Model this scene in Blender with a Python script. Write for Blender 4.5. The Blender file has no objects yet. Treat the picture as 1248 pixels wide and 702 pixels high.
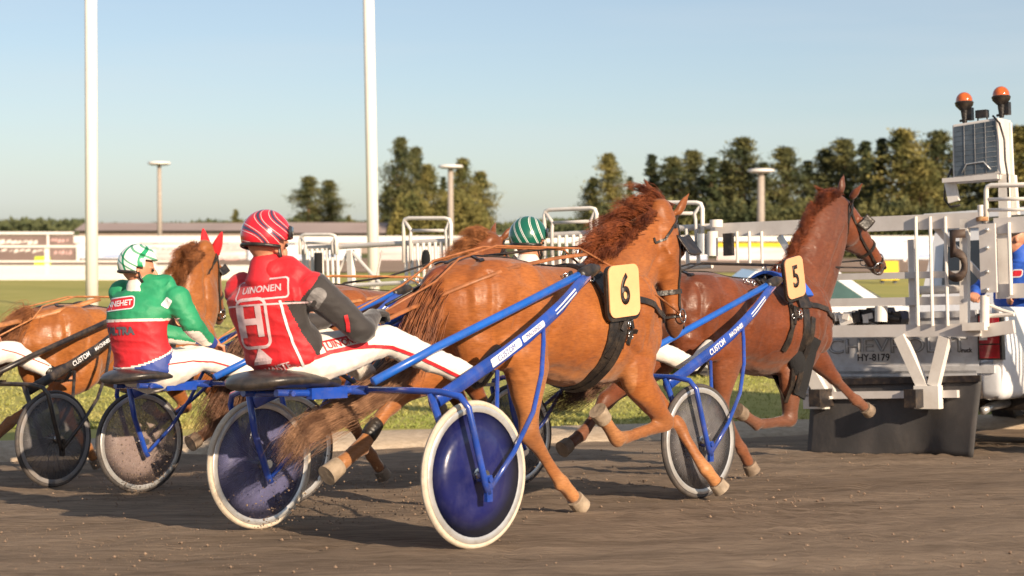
import bpy, bmesh, math, random
from mathutils import Vector, Matrix, noise
from mathutils.bvhtree import BVHTree
random.seed(7)
V = Vector
PI = math.pi
SC = bpy.context.scene
COL = SC.collection

# ------------------------------------------------------------------ camera, sky, sun, exposure
FPX, CAMH, TILT = 2050.0, 2.05, math.atan(76/2050)
cd = bpy.data.cameras.new('camera')
cam = bpy.data.objects.new('camera', cd); COL.objects.link(cam); SC.camera = cam
cam.location = (0, 0, CAMH); cam.rotation_euler = (PI/2 - TILT, 0, 0)
cd.sensor_width = 36; cd.lens = 36*FPX/1248; cd.clip_start = .1; cd.clip_end = 5000
cd.dof.use_dof = True; cd.dof.focus_distance = 9.6; cd.dof.aperture_fstop = 3.0
SUN_EL = math.radians(22.5); SUN_DX, SUN_DY = .56, -.83          # towards the sun: right of and behind the camera
w = bpy.data.worlds.new('World'); SC.world = w; w.use_nodes = True
nt = w.node_tree; bg = nt.nodes['Background']
sky = nt.nodes.new('ShaderNodeTexSky'); sky.sky_type = 'NISHITA'; sky.sun_disc = False
sky.sun_elevation = SUN_EL; sky.sun_rotation = math.atan2(SUN_DX, SUN_DY)
sky.air_density = .85; sky.dust_density = .7; sky.ozone_density = 1.7
stc = nt.nodes.new('ShaderNodeTexCoord'); smp = nt.nodes.new('ShaderNodeMapping'); smp.inputs['Scale'].default_value = (1.2, 1.2, 14); nt.links.new(stc.outputs['Generated'], smp.inputs[0])
snz = nt.nodes.new('ShaderNodeTexNoise'); snz.inputs['Scale'].default_value = 2.2; snz.inputs['Detail'].default_value = 7; nt.links.new(smp.outputs[0], snz.inputs[0])
srp = nt.nodes.new('ShaderNodeMapRange'); srp.inputs['From Min'].default_value = .40; srp.inputs['From Max'].default_value = .75; srp.inputs['To Min'].default_value = .24; srp.inputs['To Max'].default_value = .5; nt.links.new(snz.outputs[0], srp.inputs[0])
smx = nt.nodes.new('ShaderNodeMixRGB'); smx.inputs[2].default_value = (6.3, 6.6, 6.8, 1); nt.links.new(srp.outputs[0], smx.inputs[0]); nt.links.new(sky.outputs[0], smx.inputs[1])   # thin high cirrus
nt.links.new(smx.outputs[0], bg.inputs[0]); bg.inputs[1].default_value = .076
sd = bpy.data.lights.new('sun', 'SUN'); sun = bpy.data.objects.new('sun', sd); COL.objects.link(sun)
sd.energy = 5.0; sd.angle = math.radians(.6); sd.color = (1, .80, .58)
dv = V((SUN_DX, SUN_DY, math.tan(SUN_EL)*math.hypot(SUN_DX, SUN_DY))).normalized()
sun.rotation_euler = dv.to_track_quat('Z', 'Y').to_euler(); sun.location = dv*40
SC.view_settings.view_transform = 'Standard'; SC.view_settings.look = 'None'
SC.view_settings.exposure = .62; SC.view_settings.gamma = 1

# ------------------------------------------------------------------ places
CF = V((0, math.cos(TILT), -math.sin(TILT))); CU = V((0, math.sin(TILT), math.cos(TILT)))
CO = V((0, 0, CAMH))
def ray(px, py): return V((1, 0, 0))*((px-624)/FPX) + CU*(-(py-351)/FPX) + CF
def W(px, py, d):
    r = ray(px, py); return CO + r*(d/r.y)
def trackz(x, y):
    return 1.13 + .02*x - .0717*max(y, -6)
def edge_y(x): return 15.6 + .22*x
def ground(x, y):
    if y < edge_y(x): return trackz(x, y)
    return 0.0
NORM = V((-.02, .0717, 1)).normalized()
class Rig:
    def __init__(s, x, y, deg):
        h = math.radians(deg)
        X = V((math.sin(h), math.cos(h), 0)); X = (X - NORM*X.dot(NORM)).normalized()
        Y = NORM.cross(X)
        s.o = V((x, y, trackz(x, y))); s.X, s.Y, s.Z = X, Y, NORM
        s.M = Matrix(((X.x, Y.x, NORM.x, s.o.x), (X.y, Y.y, NORM.y, s.o.y), (X.z, Y.z, NORM.z, s.o.z), (0, 0, 0, 1)))
        s.I = s.M.inverted()
    def P(s, px, py, yl):                       # point of the plane y = yl
        r = ray(px, py); t = (yl - (CO - s.o).dot(s.Y))/r.dot(s.Y)
        return s.I @ (CO + r*t)
    def Q(s, px, py, xl):                       # point of the plane x = xl
        r = ray(px, py); t = (xl - (CO - s.o).dot(s.X))/r.dot(s.X)
        return s.I @ (CO + r*t)

# ------------------------------------------------------------------ materials
def new_mat(name):
    m = bpy.data.materials.new(name); m.use_nodes = True
    return m, m.node_tree, m.node_tree.nodes['Principled BSDF']
def _n(t, k, **kw):
    n = t.nodes.new(k)
    for a, b in kw.items(): setattr(n, a, b)
    return n
def mat(name, rgb, rough=.5, metal=0, var=.12, scale=6, bump=0, bscale=80, rgb2=None, stretch=None, coat=0, sheen=0, dirt=0, dirtc=(.2, .14, .09), spec=.5, thr=(.35, .65), seed=0):
    m, t, b = new_mat(name)
    b.inputs['Roughness'].default_value = rough; b.inputs['Metallic'].default_value = metal
    b.inputs['Coat Weight'].default_value = coat; b.inputs['Sheen Weight'].default_value = sheen
    b.inputs['Specular IOR Level'].default_value = spec
    tc = _n(t, 'ShaderNodeTexCoord'); mp = _n(t, 'ShaderNodeMapping')
    t.links.new(tc.outputs['Object'], mp.inputs[0])
    if stretch: mp.inputs['Scale'].default_value = stretch
    mp.inputs['Location'].default_value = (seed, seed*.7, 0)
    nz = _n(t, 'ShaderNodeTexNoise'); nz.inputs['Scale'].default_value = scale; nz.inputs['Detail'].default_value = 7
    t.links.new(mp.outputs[0], nz.inputs[0])
    rp = _n(t, 'ShaderNodeValToRGB'); t.links.new(nz.outputs[0], rp.inputs[0])
    c2 = rgb2 if rgb2 else tuple(min(1, c*(1+var)) for c in rgb)
    c1 = rgb if rgb2 else tuple(c*(1-var) for c in rgb)
    rp.color_ramp.elements[0].position, rp.color_ramp.elements[1].position = thr
    rp.color_ramp.elements[0].color = (*c1, 1); rp.color_ramp.elements[1].color = (*c2, 1)
    out = rp.outputs[0]
    if dirt:
        n2 = _n(t, 'ShaderNodeTexNoise'); n2.inputs['Scale'].default_value = scale*2.3; n2.inputs['Detail'].default_value = 9; n2.inputs['Roughness'].default_value = .7
        t.links.new(mp.outputs[0], n2.inputs[0])
        r2 = _n(t, 'ShaderNodeValToRGB'); r2.color_ramp.elements[0].position = .45; r2.color_ramp.elements[1].position = .72
        r2.color_ramp.elements[1].color = (dirt, dirt, dirt, 1); t.links.new(n2.outputs[0], r2.inputs[0])
        mx = _n(t, 'ShaderNodeMixRGB'); mx.inputs[2].default_value = (*dirtc, 1)
        t.links.new(r2.outputs[0], mx.inputs[0]); t.links.new(out, mx.inputs[1]); out = mx.outputs[0]
    t.links.new(out, b.inputs['Base Color'])
    if bump:
        n3 = _n(t, 'ShaderNodeTexNoise'); n3.inputs['Scale'].default_value = bscale; n3.inputs['Detail'].default_value = 6
        t.links.new(mp.outputs[0], n3.inputs[0])
        bp = _n(t, 'ShaderNodeBump'); bp.inputs['Strength'].default_value = bump; bp.inputs['Distance'].default_value = .02
        t.links.new(n3.outputs[0], bp.inputs['Height']); t.links.new(bp.outputs[0], b.inputs['Normal'])
    return m
def coat_mat(name, c1, c2, pale, dark, rough=.46):
    """horse coat: attribute 'pale' drives sandy lower legs / flanks, 'dark' drives dark muzzle, mane line"""
    m, t, b = new_mat(name)
    tc = _n(t, 'ShaderNodeTexCoord')
    nz = _n(t, 'ShaderNodeTexNoise'); nz.inputs['Scale'].default_value = 3.2; nz.inputs['Detail'].default_value = 8; nz.inputs['Roughness'].default_value = .62
    t.links.new(tc.outputs['Object'], nz.inputs[0])
    rp = _n(t, 'ShaderNodeValToRGB'); rp.color_ramp.elements[0].position = .32; rp.color_ramp.elements[1].position = .68
    rp.color_ramp.elements[0].color = (*c1, 1); rp.color_ramp.elements[1].color = (*c2, 1)
    t.links.new(nz.outputs[0], rp.inputs[0])
    out = rp.outputs[0]
    for att, c in (('pale', pale), ('dark', dark)):
        a = _n(t, 'ShaderNodeAttribute'); a.attribute_name = att
        mx = _n(t, 'ShaderNodeMixRGB'); mx.inputs[2].default_value = (*c, 1)
        t.links.new(a.outputs['Fac'], mx.inputs[0]); t.links.new(out, mx.inputs[1]); out = mx.outputs[0]
    mp = _n(t, 'ShaderNodeMapping'); mp.inputs['Scale'].default_value = (30, 30, 150); mp.inputs['Rotation'].default_value = (0, .5, 0)
    t.links.new(tc.outputs['Object'], mp.inputs[0])
    hz = _n(t, 'ShaderNodeTexNoise'); hz.inputs['Scale'].default_value = 1; hz.inputs['Detail'].default_value = 6
    t.links.new(mp.outputs[0], hz.inputs[0])
    m2 = _n(t, 'ShaderNodeMixRGB', blend_type='MULTIPLY'); m2.inputs[0].default_value = .5
    r3 = _n(t, 'ShaderNodeValToRGB'); r3.color_ramp.elements[0].position = .3; r3.color_ramp.elements[0].color = (.45, .4, .38, 1); r3.color_ramp.elements[1].position = .6; t.links.new(hz.outputs[0], r3.inputs[0])
    t.links.new(out, m2.inputs[1]); t.links.new(r3.outputs[0], m2.inputs[2])
    t.links.new(m2.outputs[0], b.inputs['Base Color'])
    big = _n(t, 'ShaderNodeTexNoise'); big.inputs['Scale'].default_value = 9; big.inputs['Detail'].default_value = 3
    t.links.new(tc.outputs['Object'], big.inputs[0])
    b1 = _n(t, 'ShaderNodeBump'); b1.inputs['Strength'].default_value = .35; b1.inputs['Distance'].default_value = .03; t.links.new(big.outputs[0], b1.inputs['Height'])
    b2 = _n(t, 'ShaderNodeBump'); b2.inputs['Strength'].default_value = .25; b2.inputs['Distance'].default_value = .004; t.links.new(hz.outputs[0], b2.inputs['Height'])
    t.links.new(b1.outputs[0], b2.inputs['Normal']); t.links.new(b2.outputs[0], b.inputs['Normal'])
    rr = _n(t, 'ShaderNodeMapRange'); rr.inputs['From Min'].default_value = .3; rr.inputs['From Max'].default_value = .7; rr.inputs['To Min'].default_value = rough-.12; rr.inputs['To Max'].default_value = rough+.16
    rn = _n(t, 'ShaderNodeTexNoise'); rn.inputs['Scale'].default_value = 16; rn.inputs['Detail'].default_value = 6; t.links.new(tc.outputs['Object'], rn.inputs[0])
    t.links.new(rn.outputs[0], rr.inputs[0]); t.links.new(rr.outputs[0], b.inputs['Roughness']); b.inputs['Specular IOR Level'].default_value = .3
    b.inputs['Sheen Weight'].default_value = .15
    return m
def hair_mat(name, c1, c2):
    m, t, b = new_mat(name)
    tc = _n(t, 'ShaderNodeTexCoord')
    nz = _n(t, 'ShaderNodeTexNoise'); nz.inputs['Scale'].default_value = 13; nz.inputs['Detail'].default_value = 4
    t.links.new(tc.outputs['Object'], nz.inputs[0])
    rp = _n(t, 'ShaderNodeValToRGB'); rp.color_ramp.elements[0].position = .36; rp.color_ramp.elements[1].position = .64
    rp.color_ramp.elements[0].color = (*c1, 1); rp.color_ramp.elements[1].color = (*c2, 1)
    t.links.new(nz.outputs[0], rp.inputs[0]); t.links.new(rp.outputs[0], b.inputs['Base Color'])
    b.inputs['Roughness'].default_value = .45
    return m
def glassy(name, rgb, alpha, rough=.5):
    m, t, b = new_mat(name)
    b.inputs['Roughness'].default_value = rough; b.inputs['Alpha'].default_value = alpha
    tc = _n(t, 'ShaderNodeTexCoord')
    nz = _n(t, 'ShaderNodeTexNoise'); nz.inputs['Scale'].default_value = 14; nz.inputs['Detail'].default_value = 8; nz.inputs['Roughness'].default_value = .7
    t.links.new(tc.outputs['Object'], nz.inputs[0])
    rp = _n(t, 'ShaderNodeValToRGB'); rp.color_ramp.elements[0].position = .3; rp.color_ramp.elements[1].position = .75
    rp.color_ramp.elements[0].color = (*[c*.75 for c in rgb], 1); rp.color_ramp.elements[1].color = (*[min(1, c*1.3) for c in rgb], 1)
    t.links.new(nz.outputs[0], rp.inputs[0]); t.links.new(rp.outputs[0], b.inputs['Base Color'])
    return m
def helmet_mat(name, kind):
    m, t, b = new_mat(name); b.inputs['Roughness'].default_value = .22; b.inputs['Coat Weight'].default_value = .5
    tc = _n(t, 'ShaderNodeTexCoord'); mp = _n(t, 'ShaderNodeMapping'); t.links.new(tc.outputs['UV'], mp.inputs[0])
    def wave(scale, rot, dist, direction='X', ds=2.0):
        m2 = _n(t, 'ShaderNodeMapping'); m2.inputs['Rotation'].default_value = rot; t.links.new(tc.outputs['UV'], m2.inputs[0])
        wv = _n(t, 'ShaderNodeTexWave'); wv.inputs['Scale'].default_value = scale; wv.inputs['Distortion'].default_value = dist; wv.inputs['Detail'].default_value = 0; wv.inputs['Detail Scale'].default_value = ds
        wv.bands_direction = direction
        t.links.new(m2.outputs[0], wv.inputs[0]); return wv
    def ramp(src, stops):
        r = _n(t, 'ShaderNodeValToRGB'); r.color_ramp.interpolation = 'CONSTANT'
        e = r.color_ramp.elements
        while len(e) < len(stops): e.new(.5)
        for i, (p, c) in enumerate(stops): e[i].position = p; e[i].color = (*c, 1)
        t.links.new(src, r.inputs[0]); return r
    if kind == 'red':
        wv = wave(.50, (0, 0, 1.0), 6, 'X', 1.3)
        r = ramp(wv.outputs[1], [(0, (.60, .015, .03)), (.55, (.72, .50, .50)), (.68, (.60, .015, .03)), (.90, (.06, .04, .08))])
    elif kind == 'green':
        wv = wave(.34, (0, 0, .45), 4, 'X', 1.0)
        r = ramp(wv.outputs[1], [(0, (.008, .11, .07)), (.45, (.62, .66, .62)), (.60, (.02, .04, .04)), (.70, (.62, .66, .62)), (.80, (.008, .11, .07))])
    else:
        wa = wave(.24, (0, 0, .25), 2.0, 'X'); wb = wave(.34, (0, 0, -.2), 1.5, 'Y')
        r1 = ramp(wa.outputs[1], [(0, (.78, .8, .78)), (.45, (.02, .30, .13)), (.80, (.78, .8, .78))])
        r2 = ramp(wb.outputs[1], [(0, (1, 1, 1)), (.58, (.03, .34, .16)), (.86, (1, 1, 1))])
        r = _n(t, 'ShaderNodeMixRGB', blend_type='MULTIPLY'); r.inputs[0].default_value = .85
        t.links.new(r1.outputs[0], r.inputs[1]); t.links.new(r2.outputs[0], r.inputs[2])
    t.links.new(r.outputs[0], b.inputs['Base Color'])
    return m

M = {}
M['blue'] = mat('sulky_blue', (.012, .055, .33), .22, var=.2, scale=5, coat=.8, dirt=.35, dirtc=(.16, .13, .16))
M['blueflat'] = mat('sulky_blue_bright', (.01, .11, .5), .3, var=.12, coat=.3, dirt=.2)
M['blackmetal'] = mat('black_metal', (.018, .016, .018), .35, dirt=.4, coat=.2)
M['chrome'] = mat('worn_chrome', (.6, .6, .6), .25, 1, dirt=.4)
M['alloy'] = mat('alloy_rim', (.62, .62, .62), .3, .6, dirt=.3)
M['tyre_pale'] = mat('pale_rubber', (.56, .48, .38), .7, var=.1, scale=14, dirt=.5, dirtc=(.28, .2, .14))
M['tyre_dark'] = mat('dark_rubber', (.05, .045, .045), .7, dirt=.5, dirtc=(.18, .14, .11))
M['tyre_grey'] = mat('grey_rubber', (.22, .21, .21), .6, dirt=.4)
M['disc_blue'] = mat('navy_disc', (.008, .011, .085), .3, var=.2, scale=4, coat=.3, dirt=.35, dirtc=(.07, .07, .16))
M['disc_grey'] = glassy('dusty_disc', (.33, .30, .31), .46)
M['disc_bluedust'] = glassy('dusty_blue_disc', (.17, .17, .33), .5)
M['disc_smoke'] = glassy('smoked_disc', (.20, .19, .20), .46)
M['disc_pale'] = glassy('pale_dusty_disc', (.42, .32, .30), .46)
M['spoke'] = mat('spoke_wire', (.4, .4, .4), .3, .8)
M['leather'] = mat('black_leather', (.014, .012, .012), .38, bump=.2, bscale=60, dirt=.25)
M['seat'] = mat('seat_vinyl', (.028, .026, .027), .33, bump=.1, bscale=120, dirt=.45, dirtc=(.16, .12, .09))
M['brown_leather'] = mat('brown_rein', (.30, .11, .04), .5, var=.25, scale=20)
M['orange_leather'] = mat('orange_rein', (.40, .17, .065), .5, var=.25, scale=20)
M['plaque'] = mat('plaque_orange', (.82, .42, .20), .5, var=.05, dirt=.12)
M['plaque5'] = mat('plaque_tan', (.68, .34, .18), .55, var=.05, dirt=.12)
M['ink'] = mat('black_ink', (.02, .012, .01), .5)
M['white_print'] = mat('white_print', (.72, .72, .74), .5, var=.08, dirt=.15)
M['white_cloth'] = mat('white_trouser_cloth', (.78, .72, .66), .8, var=.05, scale=4, bump=.25, bscale=16, sheen=.2, dirt=.18, dirtc=(.45, .34, .26))
M['red_cloth'] = mat('red_jacket_cloth', (.56, .012, .02), .6, var=.14, scale=7, bump=.35, bscale=18, sheen=.1)
M['black_cloth'] = mat('charcoal_cloth', (.024, .020, .020), .75, var=.2, scale=8, bump=.35, bscale=18, sheen=.3)
M['green_cloth'] = mat('green_jacket_cloth', (.02, .27, .12), .6, var=.12, scale=7, bump=.3, bscale=18)
M['redg_cloth'] = mat('scarlet_cloth', (.62, .02, .03), .6, var=.12, scale=7, bump=.3, bscale=18)
M['blue_cloth'] = mat('blue_cloth', (.03, .06, .28), .6, var=.12, bump=.3, bscale=18)
M['royal_cloth'] = mat('royal_blue_cloth', (.02, .09, .45), .7, var=.2, bump=.4, bscale=14)
M['pale_print'] = mat('pale_pink_print', (.66, .50, .52), .6, dirt=.3, dirtc=(.5, .1, .12))
M['smoke_print'] = mat('grey_smoke_print', (.17, .16, .16), .7, var=.4, scale=30)
M['grey_print'] = mat('grey_lettering', (.10, .10, .12), .6)
M['skin'] = mat('skin', (.50, .22, .13), .5, var=.12, scale=12)
M['hoof'] = mat('hoof_horn', (.30, .235, .17), .6, var=.3, scale=16, bump=.3, bscale=40, dirt=.6, dirtc=(.3, .23, .17))
M['hoof_dark'] = mat('dusty_hoof', (.20, .15, .11), .6, var=.3, scale=16, bump=.3, bscale=40, dirt=.5)
M['eye'] = mat('horse_eye', (.01, .006, .004), .05, coat=1)
M['red_knit'] = mat('red_ear_cover', (.65, .012, .02), .8, bump=.4, bscale=120)
M['wool'] = mat('black_fleece', (.012, .012, .014), .9, bump=.8, bscale=160)
M['offwhite'] = mat('painted_white_metal', (.76, .72, .67), .5, var=.06, scale=3, dirt=.22, dirtc=(.3, .19, .12))
M['greywhite'] = mat('painted_grey_metal', (.60, .57, .55), .5, var=.06, scale=3, dirt=.2, dirtc=(.25, .17, .12))
M['truckwhite'] = mat('truck_white_paint', (.70, .71, .74), .22, var=.03, coat=.7, dirt=.12)
M['truckgrey'] = mat('truck_tailgate_paint', (.58, .58, .60), .35, var=.05, coat=.3, dirt=.35, dirtc=(.2, .16, .13))
M['rubber'] = mat('mudflap_rubber', (.05, .048, .05), .7, var=.15, scale=2, stretch=(1, 1.4, .8), bump=.15, bscale=9, dirt=.35, dirtc=(.13, .11, .10))
M['lamp_red'] = mat('tail_lens_red', (.35, .01, .02), .12, coat=1, var=.3, scale=14)
M['amber'] = mat('amber_lens', (.50, .10, .01), .12, coat=1, var=.25, scale=14)
M['glass'] = mat('dark_glass', (.03, .035, .04), .08, coat=.5)
M['greenglass'] = mat('tinted_glass', (.05, .10, .09), .1, coat=.5)
M['screen'] = mat('lamp_screen_glass', (.075, .095, .12), .3, coat=.3, var=.3, scale=8)
M['yellow'] = mat('yellow_board', (.8, .55, .02), .6)
M['lime'] = mat('lime_vest', (.55, .7, .05), .7)
M['pole'] = mat('white_pole_paint', (.80, .76, .72), .45, var=.04, scale=1.5, dirt=.1)
M['mast'] = mat('concrete_mast', (.36, .31, .27), .8, var=.08)
M['rail'] = mat('white_rail_paint', (.78, .75, .72), .5, var=.06, scale=.7, dirt=.15, dirtc=(.5, .4, .33))
M['board_brown'] = mat('brown_board', (.20, .145, .13), .8, var=.15, scale=.6)
M['board_white'] = mat('white_board', (.74, .72, .72), .6, rgb2=(.52, .36, .35), scale=.5, stretch=(.5, 1, 9), seed=3)
M['board_blue'] = mat('blue_white_board', (.72, .72, .74), .6, rgb2=(.30, .40, .62), scale=.6, stretch=(.5, 1, 8), seed=8, thr=(.42, .62))
M['pinkprint'] = mat('faded_pink_print', (.66, .42, .40), .7)
M['board_dark'] = mat('dark_board', (.07, .08, .10), .7)
M['roof'] = mat('brown_roof_sheet', (.33, .26, .24), .8, var=.1, scale=.2)
M['wallb'] = mat('stable_wall', (.32, .25, .21), .8)
M['trunk'] = mat('bark', (.20, .12, .07), .9, var=.35, scale=3, stretch=(4, 4, .6), bump=.5, bscale=8)

# ------------------------------------------------------------------ mesh builder
class MB:
    def __init__(s): s.v = []; s.f = []; s.m = []
    def add(s, vs, fs, mi=0):
        b = len(s.v); s.v += [V(p) for p in vs]; s.f += [tuple(i+b for i in f) for f in fs]; s.m += [mi]*len(fs); return s
    def box(s, c, h, R=None, mi=0, taper=1):
        c = V(c); vs = []
        for z in (-1, 1):
            k = taper if z > 0 else 1
            for x, y in ((-1, -1), (1, -1), (1, 1), (-1, 1)):
                p = V((x*h[0]*k, y*h[1]*k, z*h[2])); vs.append(c + (R @ p if R else p))
        return s.add(vs, [(3, 2, 1, 0), (4, 5, 6, 7), (0, 1, 5, 4), (1, 2, 6, 5), (2, 3, 7, 6), (3, 0, 4, 7)], mi)
    def bar(s, a, b, w, h, up=V((0, 0, 1)), mi=0):        # rectangular bar from a to b
        a, b = V(a), V(b); t = (b-a).normalized(); l = up.cross(t)
        if l.length < 1e-4: l = V((1, 0, 0)).cross(t)
        l.normalize(); u = t.cross(l)
        R = Matrix((t, l, u)).transposed()
        return s.box((a+b)/2, ((b-a).length/2, w/2, h/2), R, mi)
    def tube(s, pts, r, n=10, mi=0, cap=True):
        pts = [V(p) for p in pts]; k = len(pts)
        rs = r if isinstance(r, (list, tuple)) else [r]*k
        ref = None; rings = []
        for i, p in enumerate(pts):
            t = (pts[min(i+1, k-1)] - pts[max(i-1, 0)])
            if t.length < 1e-9: t = V((0, 0, 1))
            t.normalize()
            if ref is None: ref = t.orthogonal().normalized()
            ref = (ref - t*ref.dot(t))
            if ref.length < 1e-6: ref = t.orthogonal()
            ref.normalize(); b = t.cross(ref)
            rings.append([p + (ref*math.cos(2*PI*j/n) + b*math.sin(2*PI*j/n))*rs[i] for j in range(n)])
        return s._rings(rings, cap, mi)
    def _rings(s, rings, cap=True, mi=0):
        n = len(rings[0]); vs = [p for r in rings for p in r]; fs = []
        for i in range(len(rings)-1):
            for j in range(n):
                a = i*n+j; b = i*n+(j+1) % n; fs.append((a, b, b+n, a+n))
        if cap:
            fs.append(tuple(reversed(range(n)))); o = (len(rings)-1)*n; fs.append(tuple(o+j for j in range(n)))
        return s.add(vs, fs, mi)
    def loft(s, st, lat=V((0, 1, 0)), n=16, sub=4, mi=0, round_caps=True, sq=1.0):
        """st: (centre, ru, rv): elliptical sections, rv along lat"""
        C = [V(a[0]) for a in st]; A = [a[1] for a in st]; B = [a[2] for a in st]
        def cr(q, i, t):
            p0, p1, p2, p3 = q[max(i-1, 0)], q[i], q[i+1], q[min(i+2, len(q)-1)]
            return (p1*2 + (p2-p0)*t + (p0*2 - p1*5 + p2*4 - p3)*t*t + (p1*3 - p0 - p2*3 + p3)*t*t*t)*.5
        P, U, W_ = [], [], []
        for i in range(len(C)-1):
            for k in range(sub):
                t = k/sub; P.append(cr(C, i, t)); U.append(max(.002, cr(A, i, t))); W_.append(max(.002, cr(B, i, t)))
        P.append(C[-1]); U.append(A[-1]); W_.append(B[-1])
        rings = []; k = len(P); lat = V(lat)
        for i in range(k):
            t = (P[min(i+1, k-1)] - P[max(i-1, 0)]).normalized()
            v = lat - t*lat.dot(t); v.normalize(); u = v.cross(t)
            def ring(c, a, b):
                out = []
                for j in range(n):
                    co, si = math.cos(2*PI*j/n), math.sin(2*PI*j/n)
                    if sq != 1: co = math.copysign(abs(co)**sq, co); si = math.copysign(abs(si)**sq, si)
                    out.append(c + u*co*a + v*si*b)
                return out
            if i == 0 and round_caps:
                m_ = min(U[0], W_[0])
                rings.append(ring(P[0]-t*m_*.7, U[0]*.3, W_[0]*.3)); rings.append(ring(P[0]-t*m_*.5, U[0]*.72, W_[0]*.72))
            rings.append(ring(P[i], U[i], W_[i]))
            if i == k-1 and round_caps:
                m_ = min(U[-1], W_[-1])
                rings.append(ring(P[i]+t*m_*.5, U[i]*.72, W_[i]*.72)); rings.append(ring(P[i]+t*m_*.7, U[i]*.3, W_[i]*.3))
        return s._rings(rings, True, mi)
    def ball(s, c, r, R=None, n=14, mi=0):
        c = V(c); r = r if isinstance(r, (tuple, list)) else (r, r, r); rings = []
        for i in range(1, n//2+1):
            a = PI*i/(n//2+1)
            ring = []
            for j in range(n):
                p = V((r[0]*math.sin(a)*math.cos(2*PI*j/n), r[1]*math.sin(a)*math.sin(2*PI*j/n), r[2]*math.cos(a)))
                ring.append(c + (R @ p if R else p))
            rings.append(ring[::-1])
        return s._rings(rings, True, mi)
    def lathe(s, prof, c, axis, n=32, mi=0, closed=True):   # prof: (radius, along axis)
        axis = V(axis).normalized(); a = axis.orthogonal().normalized(); b = axis.cross(a); c = V(c)
        rings = [[c + axis*h + (a*math.cos(2*PI*j/n)+b*math.sin(2*PI*j/n))*r for j in range(n)] for r, h in prof]
        if closed: rings.append(rings[0]); return s._rings(rings, False, mi)
        return s._rings(rings, True, mi)
    def strip(s, pts, width, thick, nrm, mi=0):            # flat strap along pts, normals given per point
        pts = [V(p) for p in pts]; k = len(pts); rings = []
        for i, p in enumerate(pts):
            t = (pts[min(i+1, k-1)]-pts[max(i-1, 0)]).normalized()
            nn = V(nrm[i] if isinstance(nrm, list) else nrm); nn = (nn - t*nn.dot(t)).normalized(); l = t.cross(nn)
            rings.append([p+l*width/2-nn*thick/2, p+l*width/2+nn*thick/2, p-l*width/2+nn*thick/2, p-l*width/2-nn*thick/2])
        return s._rings(rings, True, mi)
def to_mesh(name, mb):
    me = bpy.data.meshes.new(name); me.from_pydata([tuple(p) for p in mb.v], [], mb.f)
    if any(mb.m): me.polygons.foreach_set('material_index', mb.m)
    me.update(); return me
OFF = {}
def tag(o, label=None, cat=None, group=None, kind=None):
    if label: o['label'] = label
    if cat: o['category'] = cat
    if group: o['group'] = group
    if kind: o['kind'] = kind
    return o
def empty(name, loc=(0, 0, 0), M4=None):
    o = bpy.data.objects.new(name, None); COL.objects.link(o); o.empty_display_size = .1
    if M4 is not None: o.matrix_world = M4
    else: o.location = loc
    return o
def rig_root(name, rig, off):
    o = empty(name, M4=rig.M @ Matrix.Translation(V(off))); OFF[o.name] = V(off); return o
def obj(name, mb, m, parent=None, smooth=True, angle=None, label=None, base=None, off=None):
    me = to_mesh(name, mb) if isinstance(mb, MB) else mb
    if off is not None: me.transform(Matrix.Translation(-V(off)))
    elif parent is not None:
        rt = parent
        while rt.parent: rt = rt.parent
        if rt.name in OFF: me.transform(Matrix.Translation(-OFF[rt.name]))
    for x in (m if isinstance(m, (list, tuple)) else [m]): me.materials.append(x)
    bm = bmesh.new(); bm.from_mesh(me); bmesh.ops.recalc_face_normals(bm, faces=bm.faces); bm.to_mesh(me); bm.free()
    if smooth:
        me.polygons.foreach_set('use_smooth', [True]*len(me.polygons))
        if angle:
            me.set_sharp_from_angle(angle=math.radians(angle))
    o = bpy.data.objects.new(name, me); COL.objects.link(o)
    if parent is not None: o.parent = parent
    elif off is not None: o.location = off
    if label: o['label'] = label
    return o
def fuse(mb, voxel=.014, it=8, fac=.5, disp=None):
    me = to_mesh('tmp', mb); o = bpy.data.objects.new('tmp', me); COL.objects.link(o)
    md = o.modifiers.new('r', 'REMESH'); md.mode = 'VOXEL'; md.voxel_size = voxel; md.adaptivity = 0
    if it:
        ms = o.modifiers.new('s', 'SMOOTH'); ms.iterations = it; ms.factor = fac
    dg = bpy.context.evaluated_depsgraph_get()
    out = bpy.data.meshes.new_from_object(o.evaluated_get(dg))
    bpy.data.objects.remove(o); bpy.data.meshes.remove(me)
    if disp:
        nn = [v.normal.copy() for v in out.vertices]
        for v, q in zip(out.vertices, nn): v.co = v.co + q*disp(v.co)
        out.update()
    return out
def bvh(me): return BVHTree.FromPolygons([v.co.copy() for v in me.vertices], [tuple(p.vertices) for p in me.polygons])
def attr(me, name, fn):
    a = me.attributes.new(name, 'FLOAT', 'POINT'); a.data.foreach_set('value', [fn(v.co) for v in me.vertices])
def facemat(me, fn):
    me.polygons.foreach_set('material_index', [fn(p.center) for p in me.polygons]); me.update()
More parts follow.
